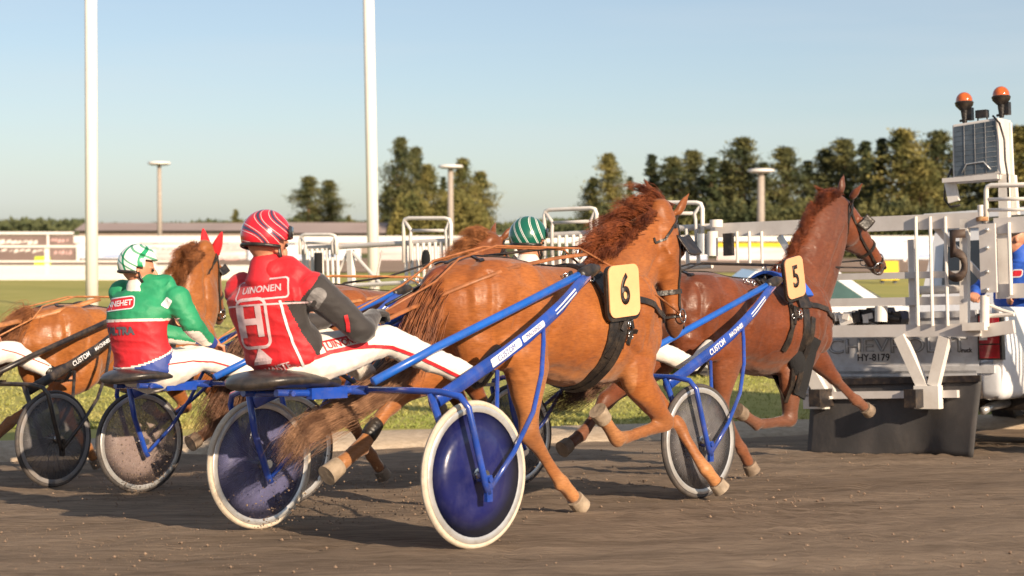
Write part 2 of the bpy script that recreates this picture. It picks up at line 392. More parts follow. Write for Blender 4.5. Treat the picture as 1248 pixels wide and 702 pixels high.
# ---- 2D shapes and decals
def text2d(s, size=1.0, bold=.0, align='CENTER', shear=0):
    cu = bpy.data.curves.new('t', 'FONT'); cu.body = s; cu.size = size; cu.offset = bold; cu.align_x = align; cu.align_y = 'CENTER'; cu.shear = shear; cu.resolution_u = 4
    o = bpy.data.objects.new('t', cu); COL.objects.link(o); dg = bpy.context.evaluated_depsgraph_get()
    me = bpy.data.meshes.new_from_object(o.evaluated_get(dg)); bpy.data.objects.remove(o); bpy.data.curves.remove(cu)
    bm = bmesh.new(); bm.from_mesh(me); bpy.data.meshes.remove(me); return bm
def poly2d(pts):
    bm = bmesh.new(); bm.faces.new([bm.verts.new((x, y, 0)) for x, y in pts]); return bm
def rrect(w, h, r, n=5, cx=0, cy=0):
    out = []
    for qx, qy, a0 in ((1, 1, 0), (-1, 1, 90), (-1, -1, 180), (1, -1, 270)):
        for k in range(n+1):
            a = math.radians(a0+90*k/n); out.append((cx+qx*(w/2-r)+r*math.cos(a), cy+qy*(h/2-r)+r*math.sin(a)))
    return out
def frame2d(w, h, r, t):
    bm = bmesh.new(); A = rrect(w, h, r); B = rrect(w-2*t, h-2*t, max(.002, r-t))
    va = [bm.verts.new((x, y, 0)) for x, y in A]; vb = [bm.verts.new((x, y, 0)) for x, y in B]; n = len(A)
    for i in range(n): bm.faces.new((va[i], va[(i+1) % n], vb[(i+1) % n], vb[i]))
    return bm
def decal(name, bm, o, ux, uy, tree, parent, m, off=.003, step=.02, thick=0, reach=.5):
    o, ux, uy = V(o), V(ux).normalized(), V(uy); uy = (uy-ux*uy.dot(ux)).normalized(); N = ux.cross(uy)
    if step:
        xs = [v.co.x for v in bm.verts]; ys = [v.co.y for v in bm.verts]
        for ax, lo, hi in ((0, min(xs), max(xs)), (1, min(ys), max(ys))):
            k = math.floor(lo/step)+1
            while k*step < hi:
                c = [0, 0, 0]; c[ax] = k*step; n_ = [0, 0, 0]; n_[ax] = 1
                bmesh.ops.bisect_plane(bm, geom=bm.verts[:]+bm.edges[:]+bm.faces[:], plane_co=c, plane_no=n_, dist=1e-6); k += 1
    for v in bm.verts:
        p = o + ux*v.co.x + uy*v.co.y
        if tree:
            h = tree.ray_cast(p + N*reach, -N)
            if h[0] is not None and abs((h[0]-p).dot(N)) < reach: v.co = h[0] + N*off
            else:
                h = tree.find_nearest(p); v.co = h[0] + (h[1] if h[1].dot(N) > 0 else -h[1])*off
        else: v.co = p + N*off
    if thick:
        bmesh.ops.recalc_face_normals(bm, faces=bm.faces)
        r = bmesh.ops.extrude_face_region(bm, geom=bm.faces[:])
        for e in r['geom']:
            if isinstance(e, bmesh.types.BMVert): e.co += N*thick
    me = bpy.data.meshes.new(name); bm.to_mesh(me); bm.free()
    return obj(name, me, m, parent, smooth=False)
# ---- hair
def hair(mb, path, n, s0, s1, wid, wav=.02, tmin=.55, k=9, segs=3, flat=1.0, up=V((0, 0, 1))):
    path = [V(p) for p in path]
    def at(t):
        t = max(0, min(.9999, t))*(len(path)-1); i = int(t); f = t-i
        p0, p1, p2, p3 = path[max(i-1, 0)], path[i], path[i+1], path[min(i+2, len(path)-1)]
        return (p1*2 + (p2-p0)*f + (p0*2-p1*5+p2*4-p3)*f*f + (p1*3-p0-p2*3+p3)*f*f*f)*.5
    for _ in range(n):
        d = V((random.gauss(0, 1), random.gauss(0, 1)*flat, random.gauss(0, 1))); d *= .5
        ph, fq, am = random.uniform(0, 6.28), random.uniform(1.5, 4), random.uniform(.2, 1)*wav
        te = random.uniform(tmin, 1.0); ax = V((random.gauss(0, 1), random.gauss(0, 1), random.gauss(0, 1))).normalized()
        pts = []; rs = []
        for i in range(k):
            u = i/(k-1); t = u*te
            pts.append(at(t) + d*(s0+(s1-s0)*t) + ax*am*math.sin(ph+fq*2*t*PI)*t)
            rs.append(wid*(1-.85*u*u))
        mb.tube(pts, rs, n=segs, cap=False)

def lerp(a, b, t): return a+(b-a)*t
def seg_d(p, a, b):
    ab = b-a; t = max(0, min(1, (p-a).dot(ab)/max(1e-9, ab.dot(ab)))); return (p-(a+ab*t)).length
def sm(a, b, x):
    t = max(0, min(1, (x-a)/(b-a))); return t*t*(3-2*t)

# ------------------------------------------------------------------ ground
def sheet(name, xs, ys, zf, m, kind='structure'):
    mb = MB(); nx = len(xs)
    for y in ys:
        for x in xs: mb.v.append(V((x, y(x) if callable(y) else y, 0)))
    for p in mb.v: p.z = zf(p.x, p.y)
    for j in range(len(ys)-1):
        for i in range(nx-1):
            a = j*nx+i; mb.f.append((a, a+1, a+nx+1, a+nx)); mb.m.append(0)
    o = obj(name, mb, m, None); tag(o, kind=kind); return o
def ground_mat(name, cols, scales, bump, stretch=(1, 1, 1), rot=0, rough=.95, fine=60):
    m, t, b = new_mat(name); b.inputs['Roughness'].default_value = rough; b.inputs['Specular IOR Level'].default_value = .15
    tc = _n(t, 'ShaderNodeTexCoord'); mp = _n(t, 'ShaderNodeMapping'); mp.inputs['Scale'].default_value = stretch; mp.inputs['Rotation'].default_value = (0, 0, rot)
    t.links.new(tc.outputs['Object'], mp.inputs[0]); out = None
    for (ca, cb), sc in zip(cols, scales):
        nz = _n(t, 'ShaderNodeTexNoise'); nz.inputs['Scale'].default_value = sc; nz.inputs['Detail'].default_value = 9; nz.inputs['Roughness'].default_value = .65
        t.links.new(mp.outputs[0], nz.inputs[0])
        rp = _n(t, 'ShaderNodeValToRGB'); rp.color_ramp.elements[0].position = .36; rp.color_ramp.elements[1].position = .64
        rp.color_ramp.elements[0].color = (*ca, 1); rp.color_ramp.elements[1].color = (*cb, 1); t.links.new(nz.outputs[0], rp.inputs[0])
        if out is None: out = rp.outputs[0]
        else:
            mx = _n(t, 'ShaderNodeMixRGB'); mx.inputs[0].default_value = .5; t.links.new(out, mx.inputs[1]); t.links.new(rp.outputs[0], mx.inputs[2]); out = mx.outputs[0]
    t.links.new(out, b.inputs['Base Color'])
    n1 = _n(t, 'ShaderNodeTexNoise'); n1.inputs['Scale'].default_value = fine; n1.inputs['Detail'].default_value = 8; n1.inputs['Roughness'].default_value = .7
    t.links.new(mp.outputs[0], n1.inputs[0])
    bp = _n(t, 'ShaderNodeBump'); bp.inputs['Strength'].default_value = bump; bp.inputs['Distance'].default_value = .03
    t.links.new(n1.outputs[0], bp.inputs['Height']); t.links.new(bp.outputs[0], b.inputs['Normal'])
    return m
RUN = math.radians(45)
mt_track = ground_mat('track_dirt', [((.125, .09, .064), (.37, .278, .20)), ((.12, .088, .062), (.37, .28, .205))], [1.3, 15], .95, (.28, 1.8, 1), math.radians(-14), fine=26)
mt_grass = ground_mat('infield_grass', [((.43, .37, .12), (.20, .23, .055)), ((.27, .28, .07), (.46, .39, .15))], [.11, 1.4], .5, (.5, 1.6, 1), 0, fine=14)
mt_far = ground_mat('far_sand', [((.26, .185, .135), (.33, .24, .18))], [.2], .2, (.3, 1.5, 1))
mt_kerb = ground_mat('pale_gravel_strip', [((.42, .32, .23), (.56, .45, .34)), ((.32, .25, .18), (.6, .5, .38))], [1.2, 22], .7, (.6, 1, 1), fine=40)
mt_land = ground_mat('far_land', [((.10, .12, .04), (.16, .15, .06))], [.05], .1)

PRINTS = []
def rut(x, y):
    u = x*.70-y*.71                                   # across the running direction
    v = .006*math.sin(u*38+2*noise.noise(V((x*.5, y*.5, 0))))*max(0, noise.noise(V((x*.35, y*.35, 9)))+.35)
    q = noise.voronoi(V((x*2.6, y*2.6, 0)))[0][0]
    return v*1.3-.024*math.exp(-(q/.15)**2)+.012*noise.noise(V((x*1.1, y*1.9, 5)))
def bumpz(x, y, a=.012):
    return a*noise.noise(V((x*2.3, y*2.3, 0))) + a*.8*noise.noise(V((x*7, y*7, 3)))
xs = [-60, -40, -25, -16, -11] + [-8+.07*i for i in range(230)] + [11, 16, 25, 40, 60]
fr = [0, .1, .2, .28] + [.3+.66*i/199 for i in range(200)] + [.975, .985, .993, 1]
ys = [(lambda x, f=f: lerp(-18, edge_y(x), f)) for f in fr]
sheet('track', xs, ys, lambda x, y: trackz(x, y) + bumpz(x, y) + rut(x, y), mt_track)
ys = [(lambda x, k=k: edge_y(x)-.06+.1*k) for k in range(12)]
def kz(x, y):
    u = (y-edge_y(x)+.06)/1.1
    return -.03 + .135*math.sin(PI*min(1, max(0, u)))**.5 + bumpz(x, y, .008)*.7
sheet('gravel_verge', [-60+.5*i for i in range(241)], ys, kz, mt_kerb)
gx = [-60, -30, -16]+[-12+.5*i for i in range(61)]+[25, 40, 60]
ys = [(lambda x, k=k: edge_y(x)+.95+(74-edge_y(x))*(k/60)**1.5) for k in range(61)]
sheet('infield_grass', gx, ys, lambda x, y: .05+.03*noise.noise(V((x*.6, y*.3, 1)))*sm(0, 2, y-edge_y(x)), mt_grass)
sheet('far_track', [-160, -80, 0, 80, 160], [71, 80, 90, 101], lambda x, y: .09, mt_far)
sheet('far_land', [-2500, -800, -300, 0, 300, 800, 2500], [0, 40, 100, 300, 900, 3500], lambda x, y: -.12 if y < 20 else -.06+.0*y, mt_land)
# short grass blades of the infield
mb = MB()
for i in range(70000):
    y = 16.5 + 22*random.random()**1.7; x = random.uniform(-.34, .34)*y
    if y < edge_y(x)+1.0: continue
    h = random.uniform(.014, .042); a = random.uniform(0, PI); wd = random.uniform(.006, .014)
    dx, dy = math.cos(a)*wd, math.sin(a)*wd; lx, ly = random.gauss(0, .03), random.gauss(0, .03)
    z = .05
    mb.add([(x-dx, y-dy, z), (x+dx, y+dy, z), (x+lx, y+ly, z+h)], [(0, 1, 2)])
o = obj('grass_blades', mb, mat('grass_blade', (.22, .26, .05), .7, rgb2=(.46, .40, .13), scale=.5), smooth=False); tag(o, 'short green and yellowed grass of the infield', 'grass', kind='stuff')
# clods and grit lying on the track
def clod(mb, c, r):
    c = V(c); q = [c+V((random.uniform(.6, 1)*sx*r, random.uniform(.6, 1)*sy*r, random.uniform(.4, .9)*sz*r)) for sx, sy, sz in ((1, 0, 0), (-1, 0, 0), (0, 1, 0), (0, -1, 0), (0, 0, 1), (0, 0, -1))]
    mb.add(q, [(0, 2, 4), (2, 1, 4), (1, 3, 4), (3, 0, 4), (2, 0, 5), (1, 2, 5), (3, 1, 5), (0, 3, 5)])
mb = MB()
for i in range(9000):
    y = random.uniform(5.8, 15.2); x = random.uniform(-.33, .33)*y
    if noise.noise(V((x*.9, y*.9, 4))) < random.uniform(-.25, .35): continue
    r = .003+.011*random.random()**7
    clod(mb, (x, y, trackz(x, y)+r*.3), r)
mclod = mat('dirt_clod', (.17, .115, .08), .95, rgb2=(.27, .19, .13), scale=9)
for hx, hy, hz, n_, sx, sy in ((-.95, 8.6, .20, 260, .25, .22), (-.25, 8.9, .12, 200, .35, .2), (-2.3, 10.7, .14, 300, .22, .3), (.4, 10.2, .12, 130, .3, .2), (1.45, 10.9, .12, 110, .3, .2), (-1.9, 9.6, .10, 160, .4, .2), (-2.45, 10.85, .22, 1600, .10, .1), (-1.25, 8.75, .16, 900, .16, .1), (-.55, 8.6, .14, 900, .3, .1), (-.9, 9.1, .08, 900, .45, .1)):
    for i in range(n_):
        x, y = random.gauss(hx, sx), random.gauss(hy, .25); clod(mb, (x, y, trackz(x, y)+abs(random.gauss(0, hz))), (.0025 if n_ < 500 else .0012)+.008*random.random()**(4 if n_ < 500 else 9))
o = obj('dirt_clods', mb, mclod, smooth=False); tag(o, 'brown grit and small clods scattered over the track', 'dirt', kind='stuff')

# ------------------------------------------------------------------ far rails, boards, buildings
def rbox(px0, px1, py0, py1, d, th=.06):                     # box seen in that pixel rectangle at distance d
    a = W(px0, py0, d); b = W(px1, py1, d); return (a+b)/2, (abs(a.x-b.x)/2, th/2, abs(a.z-b.z)/2)
def add_board(px0, px1, py0, py1, d, m, label, kids=(), name='advertising_board'):
    c, h = rbox(px0, px1, py0, py1, d); z0 = .09
    root = empty(name, (c.x, d, z0)); tag(root, label, 'board', 'advertising boards along the far rail')
    mb = MB().box(c, (h[0], .03, h[2])); p = obj('panel', mb, m, None, smooth=False, off=(c.x, d, z0)); p.parent = root; p.location = (0, 0, 0)
    mb = MB()
    for i in range(2):
        x = c.x+(i*2-1)*(h[0]-.3); q = obj('post', MB().box((x, d+.09, (z0+c.z+h[2])/2), (.05, .05, (c.z+h[2]-z0)/2)), M['rail'], None, smooth=False, off=(c.x, d, z0)); q.parent = root; q.location = (0, 0, 0)
    return root, c, h
def text_on(root, s, px, py, d, size, m, off, bold=.03, name='lettering'):
    bm = text2d(s, size, bold); c = W(px, py, d)
    for v in bm.verts: v.co = V((c.x+v.co.x, d-.035, c.z+v.co.y))
    me = bpy.data.meshes.new(name); bm.to_mesh(me); bm.free(); me.transform(Matrix.Translation(-V(off)))
    o = obj(name, me, m, None, smooth=False); o.parent = root; return o
DB = 96
specs = [(-60, 92, 287, 332, 'board_brown', 'dark brown board with pale lettering at the left edge'),
         (94, 170, 290, 315, 'board_blue', 'blue and white board just behind the left flagpole'),
         (172, 300, 297, 316, 'board_white', 'white board with pinkish streaks behind the green rider'),
         (302, 440, 298, 318, 'board_blue', 'white and pale blue board left of the right flagpole'),
         (462, 596, 300, 319, 'board_white', 'white board behind the middle hoop of the gate'),
         (700, 862, 298, 324, 'board_blue', 'pale board behind the head of horse six'),
         (874, 966, 296, 320, 'board_white', 'white board with a yellow top edge left of the dark chestnut head'),
         (1052, 1182, 290, 316, 'board_blue', 'two banded white board with blue smudges right of the dark chestnut muzzle')]
for a, b_, c_, d_, mm, lab in specs:
    root, c, h = add_board(a, b_, c_, d_, DB, M[mm], lab)
    if 'yellow' in lab:
        q = obj('top_edge', MB().box((c.x, DB-.04, c.z+h[2]-.12), (h[0], .03, .12)), M['yellow'], smooth=False, off=root.location); q.parent = root; q.location = (0, 0, 0)
    rnd_ = random.Random(int(a)+5)
    for (p0, p1, q0, q1, k_, m_) in {'brown': ((0, 48, 292, 298, 7, 'offwhite'), (2, 60, 303, 308, 8, 'offwhite'), (62, 84, 290, 296, 5, 'pinkprint'), (66, 88, 304, 311, 5, 'pinkprint')), 'pinkish': ((185, 290, 300, 306, 12, 'pinkprint'), (180, 292, 313, 319, 12, 'pinkprint'))}.get('brown' if 'brown' in lab else 'pinkish' if 'pinkish' in lab else '', ()):
        mb = MB()
        for i in range(k_):
            x_ = lerp(p0, p1, (i+.5)/k_)+rnd_.uniform(-1, 1); hw_ = (p1-p0)/k_*rnd_.uniform(.35, .6); y0_, y1_ = q0+rnd_.uniform(-1, 1.5), q1+rnd_.uniform(-2, 1)
            A_, B_ = W(x_-hw_, y1_, DB), W(x_+hw_, y0_, DB); mb.add([(A_.x, DB-.035-.001*i, A_.z), (B_.x, DB-.035-.001*i, A_.z+.08), (B_.x-.05, DB-.035-.001*i, B_.z), (A_.x+.06, DB-.035-.001*i, B_.z-.06)], [(0, 1, 2, 3)])
        q = obj('faded_print', mb, M[m_], smooth=False, off=root.location); q.parent = root; q.location = (0, 0, 0)
# rails: long horizontal tubes on posts
def rail_fence(name, d, px0, px1, bars, post_step, label, ph=.06, pxs=None):
    a = W(px0, 300, d).x; b = W(px1, 300, d).x; root = empty(name, (a, d, .06)); tag(root, label, 'fence')
    for y0, y1 in bars:
        z0 = W(600, y1, d).z; z1 = W(600, y0, d).z
        q = obj('rail', MB().box(((a+b)/2, d, (z0+z1)/2), ((b-a)/2, .04, (z1-z0)/2)), M['rail'], smooth=False, off=root.location); q.parent = root; q.location = (0, 0, 0)
    z1 = W(600, bars[0][1], d).z; x = a+.2; src = None
    while x < b:
        if src is None:
            src = obj('post', MB().box((0, .065, (z1+.06)/2), (ph, .02, (z1-.06)/2)), M['rail'], smooth=False); src.parent = root; src.location = (x-a, 0, -.06)
        else:
            q = src.copy(); COL.objects.link(q); q.parent = root; q.location = (x-a, 0, -.06)
        x += post_step
    return root
rail_fence('rail_fence', 92, 90, 700, [(287.5, 296)], 6, 'thick white top rail running from the left flagpole to the middle trees', ph=.08)
rail_fence('rail_fence', 92.5, 700, 1330, [(287.5, 294)], 6, 'white far rail behind the heads of the two leading horses', ph=.08)
rail_fence('rail_fence', 92, -80, 90, [(282.5, 285.5)], 6, 'thin white rail above the dark brown board at the left edge', ph=.06)
rail_fence('rail_fence', 66, -80, 230, [(299, 301.5), (317.5, 319.5)], 4.2, 'two bar white rail in front of the brown board, left of the green rider', ph=.09)
# low picket fence on the left: counted slats
d = 62; a = W(-30, 330, d).x; b = W(345, 330, d).x; zt = W(600, 324.5, d).z; root = empty('picket_fence', (a, d, .06)); tag(root, 'low white picket fence at the far edge of the grass on the left', 'fence')
src = None; n = 150
for i in range(n):
    x = (b-a)*i/n
    if src is None: src = obj('slat', MB().box((0, 0, zt/2), (.03, .012, zt/2)), M['rail'], smooth=False); src.parent = root; q = src
    else: q = src.copy(); COL.objects.link(q); q.parent = root
    q.location = (x, 0, -.02)
for z in (.14, zt-.1):
    q = obj('rail', MB().box(((b-a)/2, .03, z), ((b-a)/2, .015, .045)), M['rail'], smooth=False); q.parent = root
# yellow markers, lime vest marker
def marker(px, py0, py1, wpx, d, m, label, name='marker_board', leg=True):
    c, h = rbox(px-wpx/2, px+wpx/2, py0, py1, d, .5); root = empty(name, (c.x, d, .06)); tag(root, label, 'marker')
    mb = MB().box(c, (h[0], .22, h[2]), taper=.92); q = obj('board', mb, m, smooth=False, off=root.location); q.parent = root; q.location = (0, 0, 0)
    for s in (-1, 1):
        q = obj('foot', MB().box((c.x+s*h[0]*.7, d, (c.z-h[2]+.06)/2), (.05, .1, max(.03, (c.z-h[2]-.06)/2))), M['board_dark'], smooth=False, off=root.location); q.parent = root; q.location = (0, 0, 0)
marker(1083, 318, 341, 22, 58, M['yellow'], 'yellow marker box on the grass right of the dark chestnut muzzle')
marker(52, 312.5, 324, 17, 69, M['lime'], 'lime green marker box behind the white rail at the left')
# long low stable with brown roof
d = 135
def building(px0, px1, top, eave, d, label, step=2.6):
    a = W(px0, 300, d).x; b = W(px1, 300, d).x; zt = W(600, top, d).z; ze = W(600, eave, d).z; c = (a+b)/2
    root = empty('stable_building', (c, d, -.06)); tag(root, label, 'building', 'low stables beyond the track')
    def k(n, mb, m):
        o = obj(n, mb, m, smooth=False, off=root.location); o.parent = root; o.location = (0, 0, 0); return o
    k('wall', MB().box((c, d+3, (ze-.06)/2), ((b-a)/2-.3, 3, (ze+.06)/2)), M['wallb'])
    mb = MB(); h = (b-a)/2
    mb.add([(c-h, d-.5, ze), (c+h, d-.5, ze), (c+h, d+3, zt), (c-h, d+3, zt), (c+h, d+6.5, ze), (c-h, d+6.5, ze)], [(0, 1, 2, 3), (3, 2, 4, 5), (0, 3, 5), (1, 4, 2)])
    rf = k('roof', mb, M['roof'])
    x = a+1.5; i = 0
    while x < b-1.5:
        w_ = k('window', MB().box((x, d-.02, ze*.55), (.45, .04, .3)), M['glass']); x += step*2; i += 1
building(92, 330, 271.5, 281, 135, 'long low brown roofed stable left of the red helmet')
building(331, 470, 271, 284, 128, 'brown roofed stable between red helmet and the right flagpole')
mb = MB()
# dark low wood at the horizon
def horizon_wood():
    mb = MB()
    for i in range(26000):
        x = random.uniform(-330, 430); y = 560+random.uniform(0, 40)
        hh = 3.2 + 2.4*noise.noise(V((x*.02, 0, 0))) + 1.6*noise.noise(V((x*.13, 5, 0))) + (3.2 if x > 60 else 0)
        z = random.uniform(-.1, 1)*max(1.5, hh)
        s_ = random.uniform(.5, 1.3); a = random.uniform(0, PI)
        dx, dy = math.cos(a)*s_, math.sin(a)*s_
        mb.add([(x-dx, y-dy, z-s_*.4), (x+dx, y+dy, z-s_*.4), (x, y, z+s_)], [(0, 1, 2)])
    o = obj('horizon_wood', mb, mat('far_foliage', (.045, .065, .028), .9, rgb2=(.10, .105, .04), scale=.05), smooth=False); tag(o, 'low dark line of far woodland along the horizon', 'woodland', kind='stuff')
horizon_wood()

# ------------------------------------------------------------------ trees
leaf_pine = mat('pine_foliage', (.035, .050, .018), .85, rgb2=(.155, .145, .045), scale=.55, thr=(.38, .62))
leaf_birch = mat('birch_foliage', (.075, .085, .022), .85, rgb2=(.24, .20, .055), scale=.6, thr=(.38, .62))
leaf_spruce = mat('spruce_foliage', (.018, .032, .014), .9, rgb2=(.08, .095, .032), scale=.6)
def crown_mesh(kind, h, rmax, n, seed):
    rnd = random.Random(seed); mb = MB(); lim = []
    nl = 58 if kind != 'spruce' else 60
    for i in range(nl):
        t = (i+.5)/nl; z = h*(.07+.91*t) if kind != 'pine' else h*(.22+.76*t)
        if kind == 'spruce': r = rmax*(1.05-t)*rnd.uniform(.7, 1.1)
        elif kind == 'pine': r = rmax*math.sin(PI*min(1, .25+.73*t))**.9*rnd.uniform(.25, 1.25)
        else: r = rmax*(math.sin(PI*(.12+.86*t))**.9)*(1.15-.45*t)*rnd.uniform(.3, 1.15)
        a = rnd.uniform(0, 2*PI); lim.append((z, r, a))
    for z, r, a in lim:
        m_ = n//nl
        c0 = V((0, 0, z-.12*r)); c1 = V((math.cos(a)*r, math.sin(a)*r, z+(.25*r if kind != 'spruce' else -.25*r)))
        sp = (.30 if kind == 'spruce' else .5)*(.4+.35*r)
        for j in range(m_):
            t = rnd.random()**.6; p = c0.lerp(c1, t)+V((rnd.gauss(0, sp), rnd.gauss(0, sp), rnd.gauss(0, sp*.5)))
            s = rnd.uniform(.05, .125); q = V((rnd.gauss(0, 1), rnd.gauss(0, 1), rnd.gauss(0, 1))).normalized(); u = q.orthogonal().normalized()*s; v = q.cross(u).normalized()*s*rnd.uniform(.5, 1)
            mb.add([p-u, p+v, p+u*1.2, p-v*.8], [(0, 1, 2, 3)])
    tm = MB(); tr = .02*h
    tm.tube([(0, 0, 0), (.03, 0, h*.3), (-.05, .04, h*.65), (0, 0, h*.96)], [tr, tr*.8, tr*.5, tr*.12], 8)
    for z, r, a in lim[::2]:
        tm.tube([(0, 0, z-.15*r), (math.cos(a)*r*.5, math.sin(a)*r*.5, z+.0*r), (math.cos(a)*r*.9, math.sin(a)*r*.9, z+(.2*r if kind != 'spruce' else -.22*r))], [tr*.35, tr*.2, tr*.05], 5)
    return to_mesh('crown', mb), to_mesh('trunk', tm)
PROTO = {}
for kind, nm, hh, rr, lm, lst in (('pine', 'pine_tree', 11, 1.7, leaf_pine, 3), ('birch', 'birch_tree', 9.5, 2.0, leaf_birch, 3), ('spruce', 'spruce_tree', 11, 1.7, leaf_spruce, 2)):
    for s_ in range(lst):
        cm, tm = crown_mesh(kind, hh, rr, 10500, hash((kind == 'pine', kind == 'birch', s_)) % 1000+s_*17)
        cm.materials.append(lm); tm.materials.append(M['trunk'])
        PROTO[(kind, s_)] = (nm, cm, tm, hh)
TW = {'pine': 'pine', 'birch': 'leafy birch', 'spruce': 'dark spruce'}
def tree(kind, v, px, top, d, wide=1, label=None, group=None):
    nm, cm, tm, hh = PROTO[(kind, v)]; p = W(px, top, d); H = p.z+.06; k = H/hh
    root = empty(nm, (p.x, d, -.06)); root.rotation_euler.z = random.uniform(0, 6.28)
    for n_, me in (('trunk', tm), ('crown', cm)):
        o = bpy.data.objects.new(n_, me); COL.objects.link(o); o.parent = root; o.scale = (k*wide, k*wide, k)
    tag(root, label, 'tree', group)
T = [('birch', 0, 287, 255, 170, .9, 'tiny tree top showing left of the red helmet'),
     ('pine', 0, 376, 214, 150, 1.5, 'slim pine, left one of the pair right of the red helmet'),
     ('pine', 1, 401, 219, 152, 1.5, 'slim pine, right one of the pair right of the red helmet'),
     ('birch', 1, 425, 262, 170, .9, 'small bush-like tree just left of the right flagpole'),
     ('pine', 2, 489, 166, 140, .9, 'tallest pine of the middle group, just right of the right flagpole'),
     ('pine', 0, 507, 178, 146, .9, 'second pine from the right flagpole, crown open and ragged'),
     ('birch', 0, 522, 200, 138, 1.0, 'leafy tree between the ragged pines and the lamp mast of the middle group'),
     ('spruce', 0, 540, 214, 150, 1.0, 'dark spruce hidden behind the middle lamp mast'),
     ('birch', 2, 563, 192, 138, 1.0, 'leafy tree immediately right of the middle lamp mast'),
     ('birch', 1, 585, 208, 144, 1.15, 'sparse brownish tree at the right end of the middle group'),
     ('birch', 0, 472, 226, 150, 1.1, 'low leafy tree hugging the right side of the flagpole'),
     ('birch', 2, 742, 186, 128, 1.05, 'bushy tree standing alone at the left end of the right wood'),
     ('birch', 0, 722, 216, 130, .9, 'low leafy tree leaning on the left end of the right wood'),
     ('spruce', 1, 768, 214, 138, 1.0, 'dark spruce just right of the bushy lone tree'),
     ('spruce', 0, 795, 186, 132, 1.0, 'dark spruce behind the wild mane of horse six'),
     ('pine', 1, 818, 190, 130, 1.1, 'pine above the ear of horse six'),
     ('pine', 2, 843, 182, 133, 1.0, 'pine above the black blinker of horse six'),
     ('spruce', 0, 868, 190, 126, 1.1, 'dark spruce left of the pale pine near the right lamp mast'),
     ('birch', 1, 886, 196, 131, 1.0, 'low leafy tree left of the right lamp mast'),
     ('pine', 2, 906, 166, 128, 1.0, 'tall pale pine immediately left of the right lamp mast'),
     ('spruce', 1, 930, 196, 130, 1.1, 'dark spruce right behind the right lamp mast'),
     ('pine', 0, 958, 178, 125, 1.1, 'broad pine just right of the right lamp mast'),
     ('spruce', 0, 984, 194, 130, 1.1, 'dark spruce above the mane of the dark chestnut horse'),
     ('pine', 1, 1006, 180, 128, 1.0, 'pine above the ears of the dark chestnut horse'),
     ('pine', 0, 1030, 168, 126, 1.1, 'pine above the forehead of the dark chestnut horse'),
     ('spruce', 1, 1054, 170, 128, 1.1, 'dark spruce, left one of two before the lamp box'),
     ('spruce', 0, 1074, 166, 121, .9, 'narrow dark spruce, right one of two before the lamp box'),
     ('birch', 1, 1100, 156, 120, 1.1, 'tall leafy tree left of the lamp box'),
     ('birch', 0, 1122, 190, 115, 1.1, 'yellowish low tree under the tall leafy one'),
     ('pine', 1, 1142, 158, 122, 1.1, 'pine partly hidden by the left edge of the lamp box'),
     ('spruce', 1, 1168, 172, 124, 1.2, 'dark spruce behind the lamp box'),
     ('pine', 2, 1200, 170, 122, 1.2, 'pine hidden behind the lamp box'),
     ('birch', 2, 1246, 152, 118, 1.2, 'leafy tree at the right edge of the photo'),
     ('spruce', 0, 1222, 180, 126, 1.2, 'dark spruce at the right side of the lamp box'),
     ('birch', 1, 1290, 160, 122, 1.2, 'leafy tree just past the right edge of the photo')]
for k_, v_, px_, tp_, d_, wd_, lb_ in T: tree(k_, v_, px_, tp_, d_, wd_*(1.5 if px_ > 780 else 1.1), lb_, 'trees beyond the track')
def undergrowth(px0, px1, top, d, n, label):
    mb = MB()
    for i in range(n):
        px = random.uniform(px0, px1); dd = d+random.uniform(-3, 3); tp_ = top+22*noise.noise(V((px*.035, 1, 0)))+14*noise.noise(V((px*.13, 4, 0)))+8*noise.noise(V((px*.4, dd, 0)))
        h_ = W(px, tp_, dd).z; x = W(px, top, dd).x; e_ = sm(px0, px0+28, px)*sm(px1, px1-28, px); z = h_*e_*random.random()**.7; s_ = random.uniform(.05, .12); q = V((random.gauss(0, 1), random.gauss(0, 1), random.gauss(0, 1))).normalized(); u = q.orthogonal().normalized()*s_; v = q.cross(u).normalized()*s_
        p = V((x, dd, z)); mb.add([p-u, p+v, p+u, p-v], [(0, 1, 2, 3)])
    o = obj('undergrowth', mb, leaf_pine if px0 > 600 else leaf_birch, smooth=False); tag(o, label, 'undergrowth', kind='stuff')
undergrowth(698, 1320, 250, 114, 80000, 'continuous leafy undergrowth at the foot of the right wood')
undergrowth(460, 612, 240, 131, 24000, 'leafy undergrowth at the foot of the middle trees')

